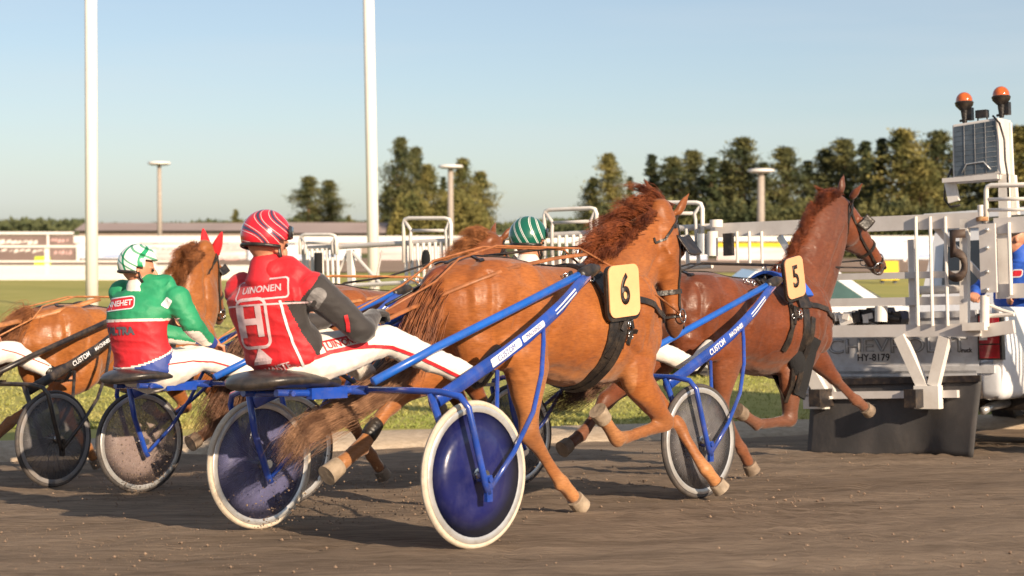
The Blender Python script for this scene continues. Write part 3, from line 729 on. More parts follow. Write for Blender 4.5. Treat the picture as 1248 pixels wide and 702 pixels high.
# ------------------------------------------------------------------ poles and masts
def flagpole(px, d, wpx, lean, label):
    p = W(px, 400, d); r = wpx/2/FPX*d; root = empty('flagpole', (p.x, d, .0)); tag(root, label, 'pole', 'tall white poles on the infield'); root.rotation_euler.y = math.radians(lean)
    a = obj('pole', MB().tube([(0, 0, 0), (0, 0, 4), (0, 0, 9)], [r*1.03, r, r*.93], 20), M['pole']); a.parent = root
    b = obj('base_plate', MB().lathe([(.001, 0), (r*2.2, 0), (r*2.2, .04), (r*1.2, .05), (r*1.1, .18), (.001, .18)], (0, 0, 0), (0, 0, 1), 20), M['greywhite'], angle=40); b.parent = root
flagpole(112, 27, 15, .3, 'tall white pole at the left behind the green rider')
flagpole(457, 28, 14, -.9, 'tall white pole between the red helmet and the middle trees')
def mast(px, top, wpx, hw, d, label):
    p = W(px, top, d); z = p.z; r = wpx/2/FPX*d; hwm = hw/2/FPX*d; root = empty('lamp_mast', (p.x, d, -.05)); tag(root, label, 'lamp mast', 'lamp masts along the far track')
    a = obj('mast', MB().tube([(0, 0, 0), (0, 0, z*.5), (0, 0, z)], [r, r*.92, r*.8], 12), M['mast']); a.parent = root
    b = obj('lamp_head', MB().lathe([(.001, -.16), (hwm*.7, -.14), (hwm, -.04), (hwm*.95, .08), (hwm*.3, .13), (.001, .14)], (0, 0, z), (0, 0, 1), 20), M['pole'], angle=40); b.parent = root
mast(194, 198, 6, 28, 110, 'far lamp mast with flat white head in the open sky at left')
mast(549, 202, 8, 31, 106, 'lamp mast with flat white head in front of the middle trees')
mast(927.5, 207, 10, 33, 100, 'lamp mast with flat white head in front of the right wood')

# ------------------------------------------------------------------ rigs (one per horse and sulky)
R6, R5, R2, R3 = Rig(-.732, 8.14, 42.4), Rig(.57, 10.44, 45), Rig(-1.89, 10.53, 43), Rig(-3.84, 12.1, 33)

M['coat6'] = coat_mat('bright_chestnut_coat', (.235, .066, .014), (.37, .122, .027), (.55, .27, .11), (.10, .035, .015), .46)
M['coat5'] = coat_mat('dark_chestnut_coat', (.10, .025, .009), (.185, .047, .014), (.28, .12, .06), (.09, .06, .05), .44)
M['coat2'] = coat_mat('chestnut_coat', (.17, .047, .013), (.27, .082, .022), (.42, .21, .10), (.06, .025, .012), .4)
M['coat3'] = coat_mat('golden_chestnut_coat', (.25, .078, .018), (.38, .135, .032), (.46, .24, .11), (.08, .03, .015), .4)
M['hair6'] = hair_mat('red_brown_hair', (.085, .020, .008), (.27, .075, .025))
M['hair6d'] = hair_mat('chestnut_dock_hair', (.13, .038, .014), (.32, .11, .038))
M['hair6t'] = hair_mat('brown_tail_hair', (.12, .058, .034), (.38, .21, .12))
M['hair5'] = hair_mat('dark_red_hair', (.09, .022, .009), (.24, .062, .022))
M['hair5t'] = hair_mat('dark_tail_hair', (.06, .03, .02), (.20, .11, .07))
M['hair3'] = hair_mat('light_brown_hair', (.14, .048, .016), (.38, .15, .055))
M['hair2t'] = hair_mat('dusty_tail_hair', (.07, .03, .018), (.24, .12, .07))

def head_matrix(poll, muz, twist=0, yaw=0, lat=V((0, 1, 0))):
    X = (muz-poll).normalized(); Y = (lat - X*lat.dot(X)).normalized()
    Y = Matrix.Rotation(math.radians(twist), 3, X) @ Y
    Z = X.cross(Y)
    return Matrix(((X.x, Y.x, Z.x, poll.x), (X.y, Y.y, Z.y, poll.y), (X.z, Y.z, Z.z, poll.z), (0, 0, 0, 1)))

def aim(rig, poll, px, py, L=.6, ys=(.3, -.55)):
    best = None
    for k in range(171):
        y = lerp(ys[0], ys[1], k/170); p = rig.P(px, py, y); e = abs((p-poll).length-L)+.02*abs(y)
        if best is None or e < best[0]: best = (e, p)
    return best[1]
class Horse: pass
def make_horse(rig, S, label, cat='horse'):
    H = Horse(); dz, hs = S.get('dz', 0), S.get('len', 1)
    dx = S.get('dx', 0)
    def X(x): return .55 + (x-.55)*hs + dx
    root = rig_root('horse', rig, (X(1.45), 0, 0)); tag(root, label, cat)
    mb = MB()
    T_ = [(.50, 1.09, .13, .10), (.57, 1.10, .21, .175), (.70, 1.115, .265, .245), (.85, 1.115, .283, .285), (1.0, 1.10, .298, .29), (1.15, 1.085, .295, .275), (1.30, 1.06, .305, .272), (1.45, 1.035, .325, .285), (1.6, 1.02, .338, .292), (1.75, 1.03, .345, .285), (1.9, 1.06, .365, .255), (2.02, 1.09, .35, .225), (2.13, 1.075, .285, .195), (2.23, 1.04, .19, .15)]
    mb.loft([((X(x), 0, z+dz), a, b) for x, z, a, b in T_], n=28, sub=3)
    for s in (-1, 1):                                   # muscle masses
        mb.ball((X(.82), s*.155, 1.14+dz), (.25, .135, .25)); mb.ball((X(.73), s*.125, .98+dz), (.17, .11, .24)); mb.ball((X(1.0), s*.17, 1.24+dz), (.16, .085, .13))
        mb.ball((X(1.97), s*.165, 1.08+dz), (.15, .095, .26), Matrix.Rotation(.35, 3, 'Y')); mb.ball((X(1.88), s*.165, .93+dz), (.17, .085, .13)); mb.ball((X(2.14), s*.10, .98+dz), (.12, .095, .16))
    # neck
    NK = S['neck']
    mb.loft([(p, a, b) for p, a, b in NK], n=20, sub=4)
    # legs
    LG = {}
    for key in ('rh', 'lh', 'rf', 'lf'):
        s = -1 if key[0] == 'r' else 1; q = S[key]
        if key[1] == 'h':
            st, hk, ft, hf = q
            hip = V((X(.84), s*.13, 1.05+dz))
            mb.loft([(hip, .22, .13), (hip.lerp(st, .55), .20, .125), (st, .165, .115), (st.lerp(hk, .45), .108, .08), (st.lerp(hk, .8), .066, .052), (hk, .064, .052), (hk.lerp(ft, .18), .046, .040), (hk.lerp(ft, .5), .034, .032), (hk.lerp(ft, .85), .036, .034), (ft, .048, .044)], n=14, sub=3)
            back = (hk-st).normalized()+(hk-ft).normalized()
            if back.length > .1: mb.ball(hk+back.normalized()*.035, (.032, .024, .032), n=10)
        else:
            el, kn, ft, hf = q
            sh = V((X(2.02), s*.13, 1.0+dz))
            mb.loft([(sh, .17, .09), (sh.lerp(el, .6), .15, .085), (el, .115, .075), (el.lerp(kn, .4), .090, .070), (el.lerp(kn, .8), .060, .052), (kn, .056, .052), (kn.lerp(ft, .2), .038, .036), (kn.lerp(ft, .55), .031, .030), (kn.lerp(ft, .85), .034, .033), (ft, .045, .042)], n=14, sub=3)
        kk = hk if key[1] == 'h' else kn
        fw = ((kk-ft).normalized()+(hf-ft).normalized()); fw = fw.normalized() if fw.length > .15 else V((1, 0, 0))
        cx = (ft-kk).normalized(); bk = V((0, 1, 0)).cross(cx); bk = bk if bk.dot(-fw) > 0 else -bk
        mb.tube([kk.lerp(ft, .12)+bk*.026, kk.lerp(ft, .5)+bk*.030, kk.lerp(ft, .88)+bk*.032], [.020, .015, .018], 8)
        mb.ball(ft+bk*.026, (.030, .030, .030), n=10)
        if key[1] == 'f':
            mb.ball(kn-bk*.018, (.040, .042, .048), n=10); mb.ball(kn+bk*.030+(el-kn).normalized()*.02, (.022, .022, .03), n=8)
        else:
            mb.loft([(hk+bk*.052+(hk-ft).normalized()*.045, .022, .018), (hk+bk*.045, .030, .024), (hk.lerp(ft, .25)+bk*.030, .020, .018)], n=10, sub=2)
            mb.tube([hk+bk*.045+(hk-ft).normalized()*.03, hk.lerp(st, .35)+bk*.050, hk.lerp(st, .7)+bk*.07], [.016, .018, .03], 8)
        dr = hf-ft; mb.loft([(ft, .048, .043), (ft+dr*.28, .040, .037), (ft+dr*.5, .041, .039), (ft+dr*.6, .042, .041)], n=12, sub=2)
        LG[key] = q
    # head
    HM = S['head'] @ Matrix.Scale(S.get('hs', 1.08), 4)
    def hp(x, y, z): return HM @ V((x, y, z))
    lat = (HM.to_3x3() @ V((0, 1, 0)))
    mb.loft([(hp(x, 0, z), a, b) for x, z, a, b in ((-.06, -.03, .085, .07), (.03, -.02, .11, .088), (.12, -.035, .138, .098), (.20, -.04, .142, .094), (.28, -.03, .118, .080), (.37, -.012, .090, .064), (.46, -.004, .073, .056), (.54, -.006, .068, .056), (.60, -.014, .055, .050), (.625, -.02, .035, .034))], lat=lat, n=20, sub=3)
    R3m = HM.to_3x3()
    for s in (-1, 1):
        mb.ball(hp(.16, s*.062, -.065), (.095, .035, .08), R3m); mb.ball(hp(.175, s*.072, .045), (.05, .022, .028), R3m, n=10)      # jowl, brow
        mb.ball(hp(.565, s*.035, .012), (.035, .022, .03), R3m, n=10)
        e0, e1 = S.get('earlen', .16), S.get('eardir', V((-.35, .25, .9)))
        if not S.get('noears'):
            d_ = (R3m @ V((e1.x, s*e1.y, e1.z))).normalized(); b_ = hp(-.015, s*.052, .075)
            mb.loft([(b_, .028, .024), (b_+d_*.05, .036, .024), (b_+d_*e0*.6, .027, .014), (b_+d_*e0*.95, .008, .006)], lat=lat, n=12, sub=3)
    GR = [([(1.80, 1.38), (1.84, 1.15), (1.79, .95), (1.73, .86)], .016, .030), ([(1.76, .93), (1.9, .86), (2.02, .84)], .013, .022), ([(.70, 1.30), (.685, 1.1), (.75, .88), (.80, .78)], .015, .022), ([(.86, 1.20), (.84, 1.0), (.90, .82)], .008, .020),
          ([(1.17, 1.22), (1.15, 1.02), (1.10, .86)], .017, .030), ([(2.0, 1.36), (2.07, 1.18), (2.10, 1.0)], .009, .018), ([(2.14, 1.30), (2.19, 1.12), (2.20, .96)], .012, .020), ([(1.93, 1.12), (1.98, .98), (1.96, .88)], .007, .016), ([(1.28, .80), (1.5, .765), (1.72, .76)], .006, .02)]
    GR = [([V((X(x), 0, z+dz)) for x, z in l], a, w_) for l, a, w_ in GR]
    NC = [V(q[0]) for q in NK]
    def dsp(p):
        v = .0045*noise.noise(p*7)+.002*noise.noise(p*17)
        q = V((p.x, 0, p.z)); k_ = sm(.09, .16, abs(p.y))
        if k_ > 0 and p.z > .7:
            for l, a, w_ in GR:
                if abs(p.x-l[0].x) > .5: continue
                d = min(seg_d(q, l[i], l[i+1]) for i in range(len(l)-1)); v -= a*k_*math.exp(-(d/w_)**2)
            v += .010*k_*math.exp(-((p.x-X(1.06))**2+(p.z-1.29-dz)**2)/.0028)          # point of the hip
            if X(1.22) < p.x < X(1.76) and .85 < p.z < 1.2: v += .0012*math.sin((p.x-.12*(p.z-1))*95)*sm(X(1.22), X(1.35), p.x)*sm(1.2, 1.08, p.z)
            v += .0035*max(0, 1-abs(noise.noise(V((p.x*5, p.z*5, 3))))*14)*sm(.55, .9, p.z)                  # veins
        if p.x > NC[1].x and p.z > 1.15 and abs(p.y) > .03:                            # jugular groove and crest line
            for off_, a in ((-.085, .013), (.075, .007)):
                l = [c+V((0, 0, off_)) for c in NC[:-1]]; d = min(seg_d(q, l[i], l[i+1]) for i in range(len(l)-1)); v -= a*math.exp(-(d/.022)**2)
        return v
    me = fuse(mb, .0115, 12, .5, dsp)
    paleleg, muzl = S.get('paleleg', .8), S.get('muzzle', .85)
    Hi = HM.inverted()
    def f_pale(p):
        v = 0
        for k_, q in LG.items():
            d = seg_d(p, q[2], q[3]); d2 = seg_d(p, q[1], q[2])
            v = max(v, paleleg*(1-sm(.05, .13, d)), paleleg*.4*(1-sm(.04, .10, d2)))
        v = max(v, .28*sm(.85, .72, p.z)*sm(.8, 1.0, p.x)*(p.x < 1.9))
        v += .10*max(0, noise.noise(p*3.1)-.1)
        return min(1, v)
    def f_dark(p):
        q = Hi @ p; v = 0
        if -.1 < q.x < .7 and abs(q.y) < .12 and abs(q.z) < .2: v = muzl*sm(.44, .58, q.x)
        v = max(v, .7*(1-sm(.06, .16, (p-V((X(.56), 0, 1.05+dz))).length)))
        v = max(v, .30*sm(1.85, 2.3, p.x)*(1-sm(-.1, .2, q.x)*.7)*(.7+.6*noise.noise(p*2.5)), .28*sm(.62, .45, p.z)*sm(.14, .3, p.z), .22*sm(1.33, 1.42, p.z)*(p.x < 2.0))
        return v
    attr(me, 'pale', f_pale); attr(me, 'dark', f_dark)
    body = obj('body', me, M[S['coat']], root)
    H.root, H.body, H.HM, H.hp, H.X, H.dz, H.lat, H.LG = root, body, HM, hp, X, dz, lat, LG
    me2 = me.copy(); me2.transform(Matrix.Translation(OFF[root.name])); H.tree = bvh(me2); bpy.data.meshes.remove(me2)
    for k_, q in LG.items():                          # hooves
        ft, hf = q[2], q[3]; d_ = (hf-ft).normalized(); a = ft+(hf-ft)*.64; s = -1 if k_[0] == 'r' else 1
        mb = MB(); toe = S.get('toe', {}).get(k_, d_)
        mb.loft([(a, .048, .045), (a.lerp(hf, .12), .050, .047), (a.lerp(hf, .5), .051, .048), (hf, .055, .052)], n=16, sub=3, round_caps=False)
        obj('hoof', mb, M[S.get('hoofm', 'hoof')], root, angle=40)
    # eyes, nostrils
    for s in (-1, 1):
        obj('eye', MB().ball(hp(.175, s*.088, .035), (.022, .014, .019), R3m, n=12), M['eye'], root)
        obj('nostril', MB().ball(hp(.585, s*.043, .012), (.019, .010, .014), R3m, n=10), M['eye'], root)
    return H

def surf(H, p, n, off=.004):                            # nearest skin point from p, pushed out
    h = H.tree.find_nearest(V(p)); q = h[0]; nn = (V(p)-q)
    nn = h[1] if h[1].dot(V(p)-V(n)) > 0 else -h[1]
    return q+nn*off, nn
def band(H, name, c, axis_a, axis_b, w_, m, off=.006, n=26, a0=0, a1=360, thick=.006, far=.6):
    """strap lying on the skin in the plane through c spanned by axis_a, axis_b"""
    c = V(c); pts = []; nr = []
    for i in range(n+1):
        a = math.radians(a0+(a1-a0)*i/n); d = V(axis_a)*math.cos(a)+V(axis_b)*math.sin(a)
        h = H.tree.ray_cast(c+d*far, -d)
        if h[0] is None: continue
        pts.append(h[0]+d*off); nr.append(d)
    return obj(name, MB().strip(pts, w_, thick, nr), m, H.root, angle=60)
def strapline(H, name, pts, w_, m, off=.006, n=5, wrap=True, thick=.006):
    """strap following the skin through rough points"""
    out = []; nr = []; pts = [V(p) for p in pts]
    for i in range(len(pts)-1):
        for k in range(n):
            p = pts[i].lerp(pts[i+1], k/n)
            h = H.tree.find_nearest(p); nn = h[1]
            out.append(h[0]+nn*off if wrap else p); nr.append(nn)
    h = H.tree.find_nearest(pts[-1]); out.append(h[0]+h[1]*off if wrap else pts[-1]); nr.append(h[1])
    return obj(name, MB().strip(out, w_, thick, nr), m, H.root, angle=60)

def bridle(H, blinker=True, noseband='leather', ear=None, pull=None, bs=.6):
    hp, R = H.hp, H.HM.to_3x3()
    xa, ya, za = R @ V((1, 0, 0)), R @ V((0, 1, 0)), R @ V((0, 0, 1))
    band(H, 'noseband', hp(.40, 0, -.01), ya, za, .028, M[noseband], far=.2)
    band(H, 'chin_strap', hp(.53, 0, -.01), ya, za, .014, M['leather'], far=.2)
    band(H, 'browband', hp(.055, 0, -.02), ya, (za-xa*.15).normalized(), .020, M['leather'], far=.25, a0=-20, a1=200)
    for s in (-1, 1):
        pts = [hp(.0, s*.06, .07), hp(.07, s*.1, .02), hp(.18, s*.1, -.01), hp(.30, s*.09, -.02), hp(.40, s*.08, -.02), hp(.52, s*.07, -.03)]
        strapline(H, 'cheek_strap', pts, .018, M['leather'])
        strapline(H, 'throat_strap', [hp(.0, s*.06, .06), hp(.05, s*.09, -.05), hp(.12, s*.07, -.14), hp(.14, 0, -.18)], .014, M['leather'])
        obj('bit_ring', MB().tube([hp(.53+.035*math.cos(a), s*.068, -.03+.035*math.sin(a)) for a in [i*PI/8 for i in range(17)]], .005, 6), M['chrome'], H.root)
        if blinker:
            c = hp(.155, s*.118, .03); mb = MB(); N_ = 8; rings = []
            for i in range(N_):
                u = i/(N_-1); row = []
                for j in range(7):
                    v = j/6; a = lerp(-.5, .9, v)
                    row.append(hp(.165+bs*(-.06+.05*math.sin(PI*v)*.2+.10*u), s*(.090+.055*u*bs), .04+bs*(.075-.15*v+.01*u)))
                rings.append(row)
            vs = [p for r in rings for p in r]; fs = []
            for i in range(N_-1):
                for j in range(6):
                    a = i*7+j; fs.append((a, a+1, a+8, a+7))
            mb.add(vs, fs); o = obj('blinker', mb, M['leather'], H.root); md = o.modifiers.new('t', 'SOLIDIFY'); md.thickness = .008
    if ear:
        for s in (-1, 1):
            b_ = hp(-.015, s*.052, .06); d_ = (R @ V(ear[0] if s < 0 else ear[1])).normalized()
            obj('ear_cover', MB().loft([(b_-d_*.05, .052, .042), (b_+d_*.03, .050, .036), (b_+d_*.09, .038, .022), (b_+d_*.145, .010, .008)], lat=H.lat, n=14, sub=3), M['red_knit'], H.root)

def rein(H, name, pts, r, m, rootless=False):
    return obj(name, MB().tube(pts, r, 6), m, H.root)

def boot(H, key, a, b, r0, r1, m='wool', name='leg_boot'):
    q = H.LG[key]; p0, p1 = q[1].lerp(q[2], a), q[1].lerp(q[2], b)
    obj(name, MB().loft([(p0, r0, r0*.86), (p0.lerp(p1, .5), (r0+r1)/2*1.04, (r0+r1)/2*.9), (p1, r1, r1*.86)], n=16, sub=3), M[m], H.root)

def tail(H, path, n, s0, s1, m, wid=.0035, wav=.07):
    mb = MB(); hair(mb, path, n, s0, s1, wid, wav, tmin=.68, k=14)
    hair(mb, path, n//5, s0*1.3, s1*1.35, wid*.7, wav*1.4, tmin=.5, k=11)
    core = [V(p) for p in path[:3]]
    o = obj('tail', mb, M[m], H.root); return o
def mane(H, roots, dirs, n, length, m, wid=.003, spread=.03, wav=.06, droop=.1, name='mane'):
    """roots: polyline on the crest; dirs: growth direction at each root"""
    mb = MB(); k = len(roots)-1
    for _ in range(n):
        t = random.uniform(0, k-.001); i = int(t); f = t-i
        p = V(roots[i]).lerp(V(roots[i+1]), f); d = V(dirs[i]).lerp(V(dirs[i+1]), f).normalized()
        L = length*random.uniform(.45, 1.15); clump = noise.noise(V((t*2.6, 2, 0)))
        q = V((noise.noise(V((t*3, 0, 0))), noise.noise(V((t*3, 9, 0)))*1.2, noise.noise(V((t*3, 0, 7)))))*.55
        d2 = (d+q+V((random.gauss(0, .12), random.gauss(0, .15), random.gauss(0, .12)))).normalized()
        p = p+V((random.gauss(0, spread*.5), random.gauss(0, spread*.35), 0)); pts = []; rs = []
        ph = random.uniform(0, 6.28)
        for j in range(8):
            u = j/7
            pts.append(p+d2*L*u+V((0, 0, -droop*L*u*u*4))+V((math.sin(ph+u*6), math.cos(ph+u*5), math.sin(ph*2+u*6)))*wav*u*u*L); rs.append(wid*(1-.85*u*u))
        mb.tube(pts, rs, 3, cap=False)
    return obj(name, mb, M[m], H.root)

def locks(H, roots, n, L, up, m, side=0.0, per=60, s0=.020, s1=.026, wid=.0022, wav=.03, name='mane', back=1.0):
    mb = MB(); k = len(roots)-1
    for i in range(n):
        t = (i+random.uniform(.1, .9))/n*k; j = min(k-1, int(t)); p = V(roots[j]).lerp(V(roots[j+1]), t-j); p.y += random.uniform(-.02, .02); p = H.tree.find_nearest(p)[0]
        u = lerp(up[0], up[1], t/k)+random.uniform(-.18, .18); l = L*random.uniform(.55, 1.2); sd_ = side+random.uniform(-.18, .18); cv = random.uniform(.1, .9)
        d = V((-back, sd_, u)).normalized()
        path = [p-d*.03, p+d*l*.22+V((0, 0, l*.06)), p+d*l*.5+V((0, 0, l*.04*(1-cv))), p+d*l*.78+V((0, 0, -l*.14*cv)), p+d*l+V((0, random.uniform(-.2, .2)*l, -l*.35*cv))]
        hair(mb, path, int(1.6*per*random.uniform(.6, 1.3)), s0*1.5, s1*random.uniform(.5, 1.4), wid*.75, wav, tmin=.55, k=9)
    return obj(name, mb, M[m], H.root)

def saddle_set(H, plate=None, plate_c=None, pad='leather', px=1.62):
    """driving saddle pad, girth, breast strap, back strap"""
    X, dz = H.X, H.dz
    band(H, 'saddle_pad', (X(px), 0, 1.1+dz), V((0, -1, 0)), V((0, 0, 1)), .13, M[pad], off=.012, a0=10, a1=170, thick=.02)
    band(H, 'girth', (X(px), 0, 1.05+dz), V((0, -1, 0)), V((-.15, 0, -1)).normalized(), .075, M['leather'], off=.006, a0=-20, a1=200, thick=.01)
    band(H, 'girth', (X(px+.09), 0, 1.05+dz), V((0, -1, 0)), V((-.3, 0, -1)).normalized(), .05, M['leather'], off=.016, a0=-8, a1=188, thick=.01)
    strapline(H, 'back_strap', [(X(px), 0, 1.5), (X(1.35), 0, 1.5), (X(1.05), 0, 1.5), (X(.8), 0, 1.45), (X(.62), 0, 1.35)], .03, M['leather'])
    for s in (-1, 1):
        strapline(H, 'breast_strap', [(X(px), s*.32, 1.22+dz), (X(1.95), s*.32, 1.17+dz), (X(2.2), s*.25, 1.1+dz), (X(2.36), s*.08, 1.05+dz)], .035, M['leather'], off=.012)
        obj('terret', MB().tube([(X(px)+.02*math.cos(a), s*.06, 1.43+dz+.03*math.sin(a)) for a in [i*PI/6 for i in range(13)]], .005, 6), M['chrome'], H.root)
        strapline(H, 'hip_strap', [(X(.80), 0, 1.45), (X(.76), s*.08, 1.42), (X(.72), s*.17, 1.34)], .022, M['leather'])

def hardware(H, rig, P, px, py, w_=36, h_=14, yl=-.28):
    mb = MB(); ch = MB()
    for i in range(9):
        c = P(px+random.uniform(-w_/2, w_/2), py+random.uniform(-h_/2, h_/2), yl); q_ = H.tree.find_nearest(c); c = q_[0]+q_[1]*(.022 if q_[1].dot(c-q_[0]) >= 0 else -.0); R_ = Matrix.Rotation(random.uniform(0, 3), 3, 'Y') @ Matrix.Rotation(random.uniform(-.5, .5), 3, 'X')
        if i % 2: mb.box(c, (.045, .008, .012), R_)
        else: ch.tube([c+R_ @ V((.016*math.cos(a), 0, .016*math.sin(a))) for a in [k*PI/5 for k in range(11)]], .004, 5)
    tag(obj('saddle_buckles', ch, M['chrome'], H.root), kind='stuff'); tag(obj('saddle_keepers', mb, M['leather'], H.root, smooth=False), kind='stuff')
def number_plate(H, rig, quad, txt, m, size, bold=.004):
    """quad: local corners tl, tr, br, bl of the plate"""
    tl, tr, br, bl = [V(p) for p in quad]; c = (tl+tr+br+bl)/4; ux = ((tr-tl)+(br-bl)); uy = ((tl-bl)+(tr-br)); w_, h_ = ux.length/2, uy.length/2
    N = ux.cross(uy).normalized()
    back = decal('number_plate_backing', poly2d(rrect(w_*1.1, h_*1.07, .05)), c-N*.022-uy.normalized()*.012, ux, uy, None, H.root, M['leather'], 0, 0, .018)
    pl = decal('number_plate', poly2d(rrect(w_, h_, .045)), c, ux, uy, None, H.root, M[m], 0, 0, .008)
    tb_ = text2d(txt, size, bold)
    for v in tb_.verts: v.co.x *= .74
    t = decal('number', tb_, c, ux, uy, None, H.root, M['ink'], .0105, 0, .003); t.parent = pl

# ================================================================== horse six
P6 = lambda px, py, y: R6.P(px, py, y)
poll = V((2.44, -.02, 1.665)); muz = aim(R6, poll, 822, 396, .6)
hd = head_matrix(poll, muz, -12)
S6 = dict(coat='coat6', dz=-.005,
    neck=[(V((1.93, 0, 1.19)), .27, .17), (V((2.06, 0, 1.29)), .26, .145), (V((2.18, 0, 1.40)), .22, .112), (V((2.29, -.01, 1.51)), .18, .094), (V((2.38, -.02, 1.59)), .14, .082), (V((2.43, -.02, 1.62)), .11, .075)],
    rh=[P6(640, 436, -.20), P6(645, 527, -.17), P6(684, 588, -.15), P6(709, 618, -.14)],
    lh=[V((.78, .16, .86)), P6(478, 487, .14), P6(440, 545, .14), P6(398, 580, .14)],
    rf=[P6(776, 462, -.17), P6(812, 516, -.15), P6(752, 535, -.15), P6(728, 500, -.15)],
    lf=[V((2.12, .08, .80)), P6(826, 519, -.16), P6(860, 572, -.30), P6(880, 597, -.34)],
    head=hd, eardir=V((-.75, .35, .55)), paleleg=.6, muzzle=.9, hs=1.12, earlen=.17)
H6 = make_horse(R6, S6, 'bright chestnut trotter carrying number 6, mane blown up wildly')
bridle(H6, bs=1.05)
saddle_set(H6)
number_plate(H6, R6, [P6(738, 325, -.34), P6(775, 321, -.34), P6(781, 383, -.33), P6(745, 388, -.33)], '6', 'plaque', .235)
strapline(H6, 'number_hanger', [P6(762, 388, -.31), P6(755, 415, -.31), P6(745, 440, -.3)], .05, M['leather'], off=.012)
hardware(H6, R6, P6, 722, 322); hardware(H6, R6, P6, 770, 400, 14, 26, -.32)
tail(H6, [P6(533, 352, 0), P6(517, 375, .0), P6(508, 410, .0), P6(492, 445, .0), P6(452, 482, .02), P6(405, 508, .02), P6(368, 530, .03), P6(350, 556, .03)], 2300, .038, .062, 'hair6t', wid=.0017, wav=.025)
mb = MB(); hair(mb, [P6(545, 345, 0), P6(527, 362, -.02), P6(512, 395, -.03), P6(500, 430, -.02), P6(490, 455, 0)], 1500, .05, .085, .0024, .012, tmin=.8); obj('tail_dock', mb, M['hair6d'], H6.root)
obj('dock', MB().loft([((.66, 0, 1.30), .05, .05), ((.56, 0, 1.285), .045, .045), ((.48, 0, 1.22), .035, .035), ((.44, 0, 1.10), .02, .02)], n=12), M['hair6'], H6.root)
cr = [P6(720, 303, 0), P6(750, 298, 0), P6(770, 278, 0), P6(788, 258, 0), P6(803, 244, 0)]
locks(H6, cr, 22, .25, (-.05, .34), 'hair6', 0, 95)
locks(H6, [P6(722, 306, -.04), P6(752, 302, -.06), P6(775, 284, -.07), P6(795, 260, -.06)], 16, .17, (-.3, .0), 'hair6', -.35, 80, .02, .02)
mb = MB(); hair(mb, [P6(818, 254, 0), P6(808, 248, 0), P6(800, 240, 0), P6(792, 228, .02), P6(785, 218, .03)], 120, .022, .006, .003, .01, tmin=.6); obj('forelock', mb, M['hair6'], H6.root)
boot(H6, 'lh', .5, .76, .042, .044, 'leather')
# ================================================================== horse five
P5 = lambda px, py, y: R5.P(px, py, y)
pz5, mz5 = P5(1022, 250, 0), P5(1060, 318, -.06)
pz5 = V((pz5.x, .0, pz5.z)); hd = head_matrix(pz5, aim(R5, pz5, 1064, 314, .62, (.1, -.6)), 0, lat=V((.62, .78, 0)))
NB = P5(935, 345, 0)
S5 = dict(coat='coat5', dz=-.01, len=1.05,
    neck=[(V((2.0, 0, 1.18)), .27, .17), (V((2.14, 0, 1.27)), .25, .14), (V((2.26, 0, 1.36)), .265, .13), (V((pz5.x-.16, 0, pz5.z-.19)), .225, .115), (V((pz5.x-.07, 0, pz5.z-.09)), .175, .098), (V((pz5.x, 0, pz5.z-.03)), .115, .078)],
    rh=[V((1.02, -.18, .84)), V((1.0, -.16, .48)), V((1.22, -.15, .20)), V((1.34, -.15, .04))],
    lh=[V((.72, .15, .84)), P5(738, 488, .14), P5(708, 530, .14), P5(685, 548, .14)],
    rf=[P5(965, 455, -.15), P5(962, 512, -.14), P5(922, 516, -.14), P5(898, 500, -.14)],
    lf=[P5(990, 430, .12), P5(1018, 462, .1), P5(1043, 487, .1), P5(1060, 502, .1)],
    head=hd, eardir=V((-.45, .35, .85)), paleleg=.45, muzzle=.55, hoofm='hoof_dark', hs=1.24, earlen=.15)
H5 = make_horse(R5, S5, 'dark chestnut trotter carrying number 5, nearest the gate truck')
bridle(H5)
saddle_set(H5, px=1.75)
number_plate(H5, R5, [P5(951, 319, -.34), P5(973, 312, -.34), P5(985, 357, -.33), P5(964, 364, -.33)], '5', 'plaque5', .21)
strapline(H5, 'number_hanger', [P5(970, 366, -.31), P5(968, 395, -.31), P5(960, 430, -.3)], .05, M['leather'], off=.012)
band(H5, 'saddle_cloth', (H5.X(1.78), 0, 1.1), V((0, -1, 0)), V((0, 0, 1)), .24, M['royal_cloth'], off=.008, a0=28, a1=152, thick=.02)
hardware(H5, R5, P5, 938, 316, 30, 12); hardware(H5, R5, P5, 974, 375, 10, 26, -.32)
tail(H5, [P5(806, 345, 0), P5(790, 370, .0), P5(770, 410, .0), P5(735, 455, 0), P5(700, 482, 0), P5(660, 500, .03)], 900, .035, .085, 'hair5t', wid=.002, wav=.04)
locks(H5, [P5(938, 306, -.02), P5(962, 286, -.02), P5(985, 264, -.02), P5(1005, 248, 0), P5(1018, 242, 0)], 46, .17, (-.35, .15), 'hair5', -.35, 85, .022, .024)
mb = MB(); hair(mb, [P5(1022, 240, 0), P5(1010, 236, 0), P5(1000, 232, 0), P5(992, 226, 0)], 90, .02, .01, .003, .01, tmin=.6); obj('forelock', mb, M['hair5'], H5.root)
q5 = H5.LG['rf']; obj('elbow_boot', MB().loft([(V((q5[0].x-.05, -.2, .88)), .07, .03), (V((q5[0].x-.02, -.21, .78)), .085, .045), (V((q5[0].x, -.20, .69)), .06, .035)], n=16), M['wool'], H5.root)
band(H5, 'chest_cloth', (H5.X(1.9), 0, 1.0), V((0, -1, 0)), V((-.35, 0, -1)).normalized(), .13, M['wool'], off=.01, a0=15, a1=165, thick=.012)
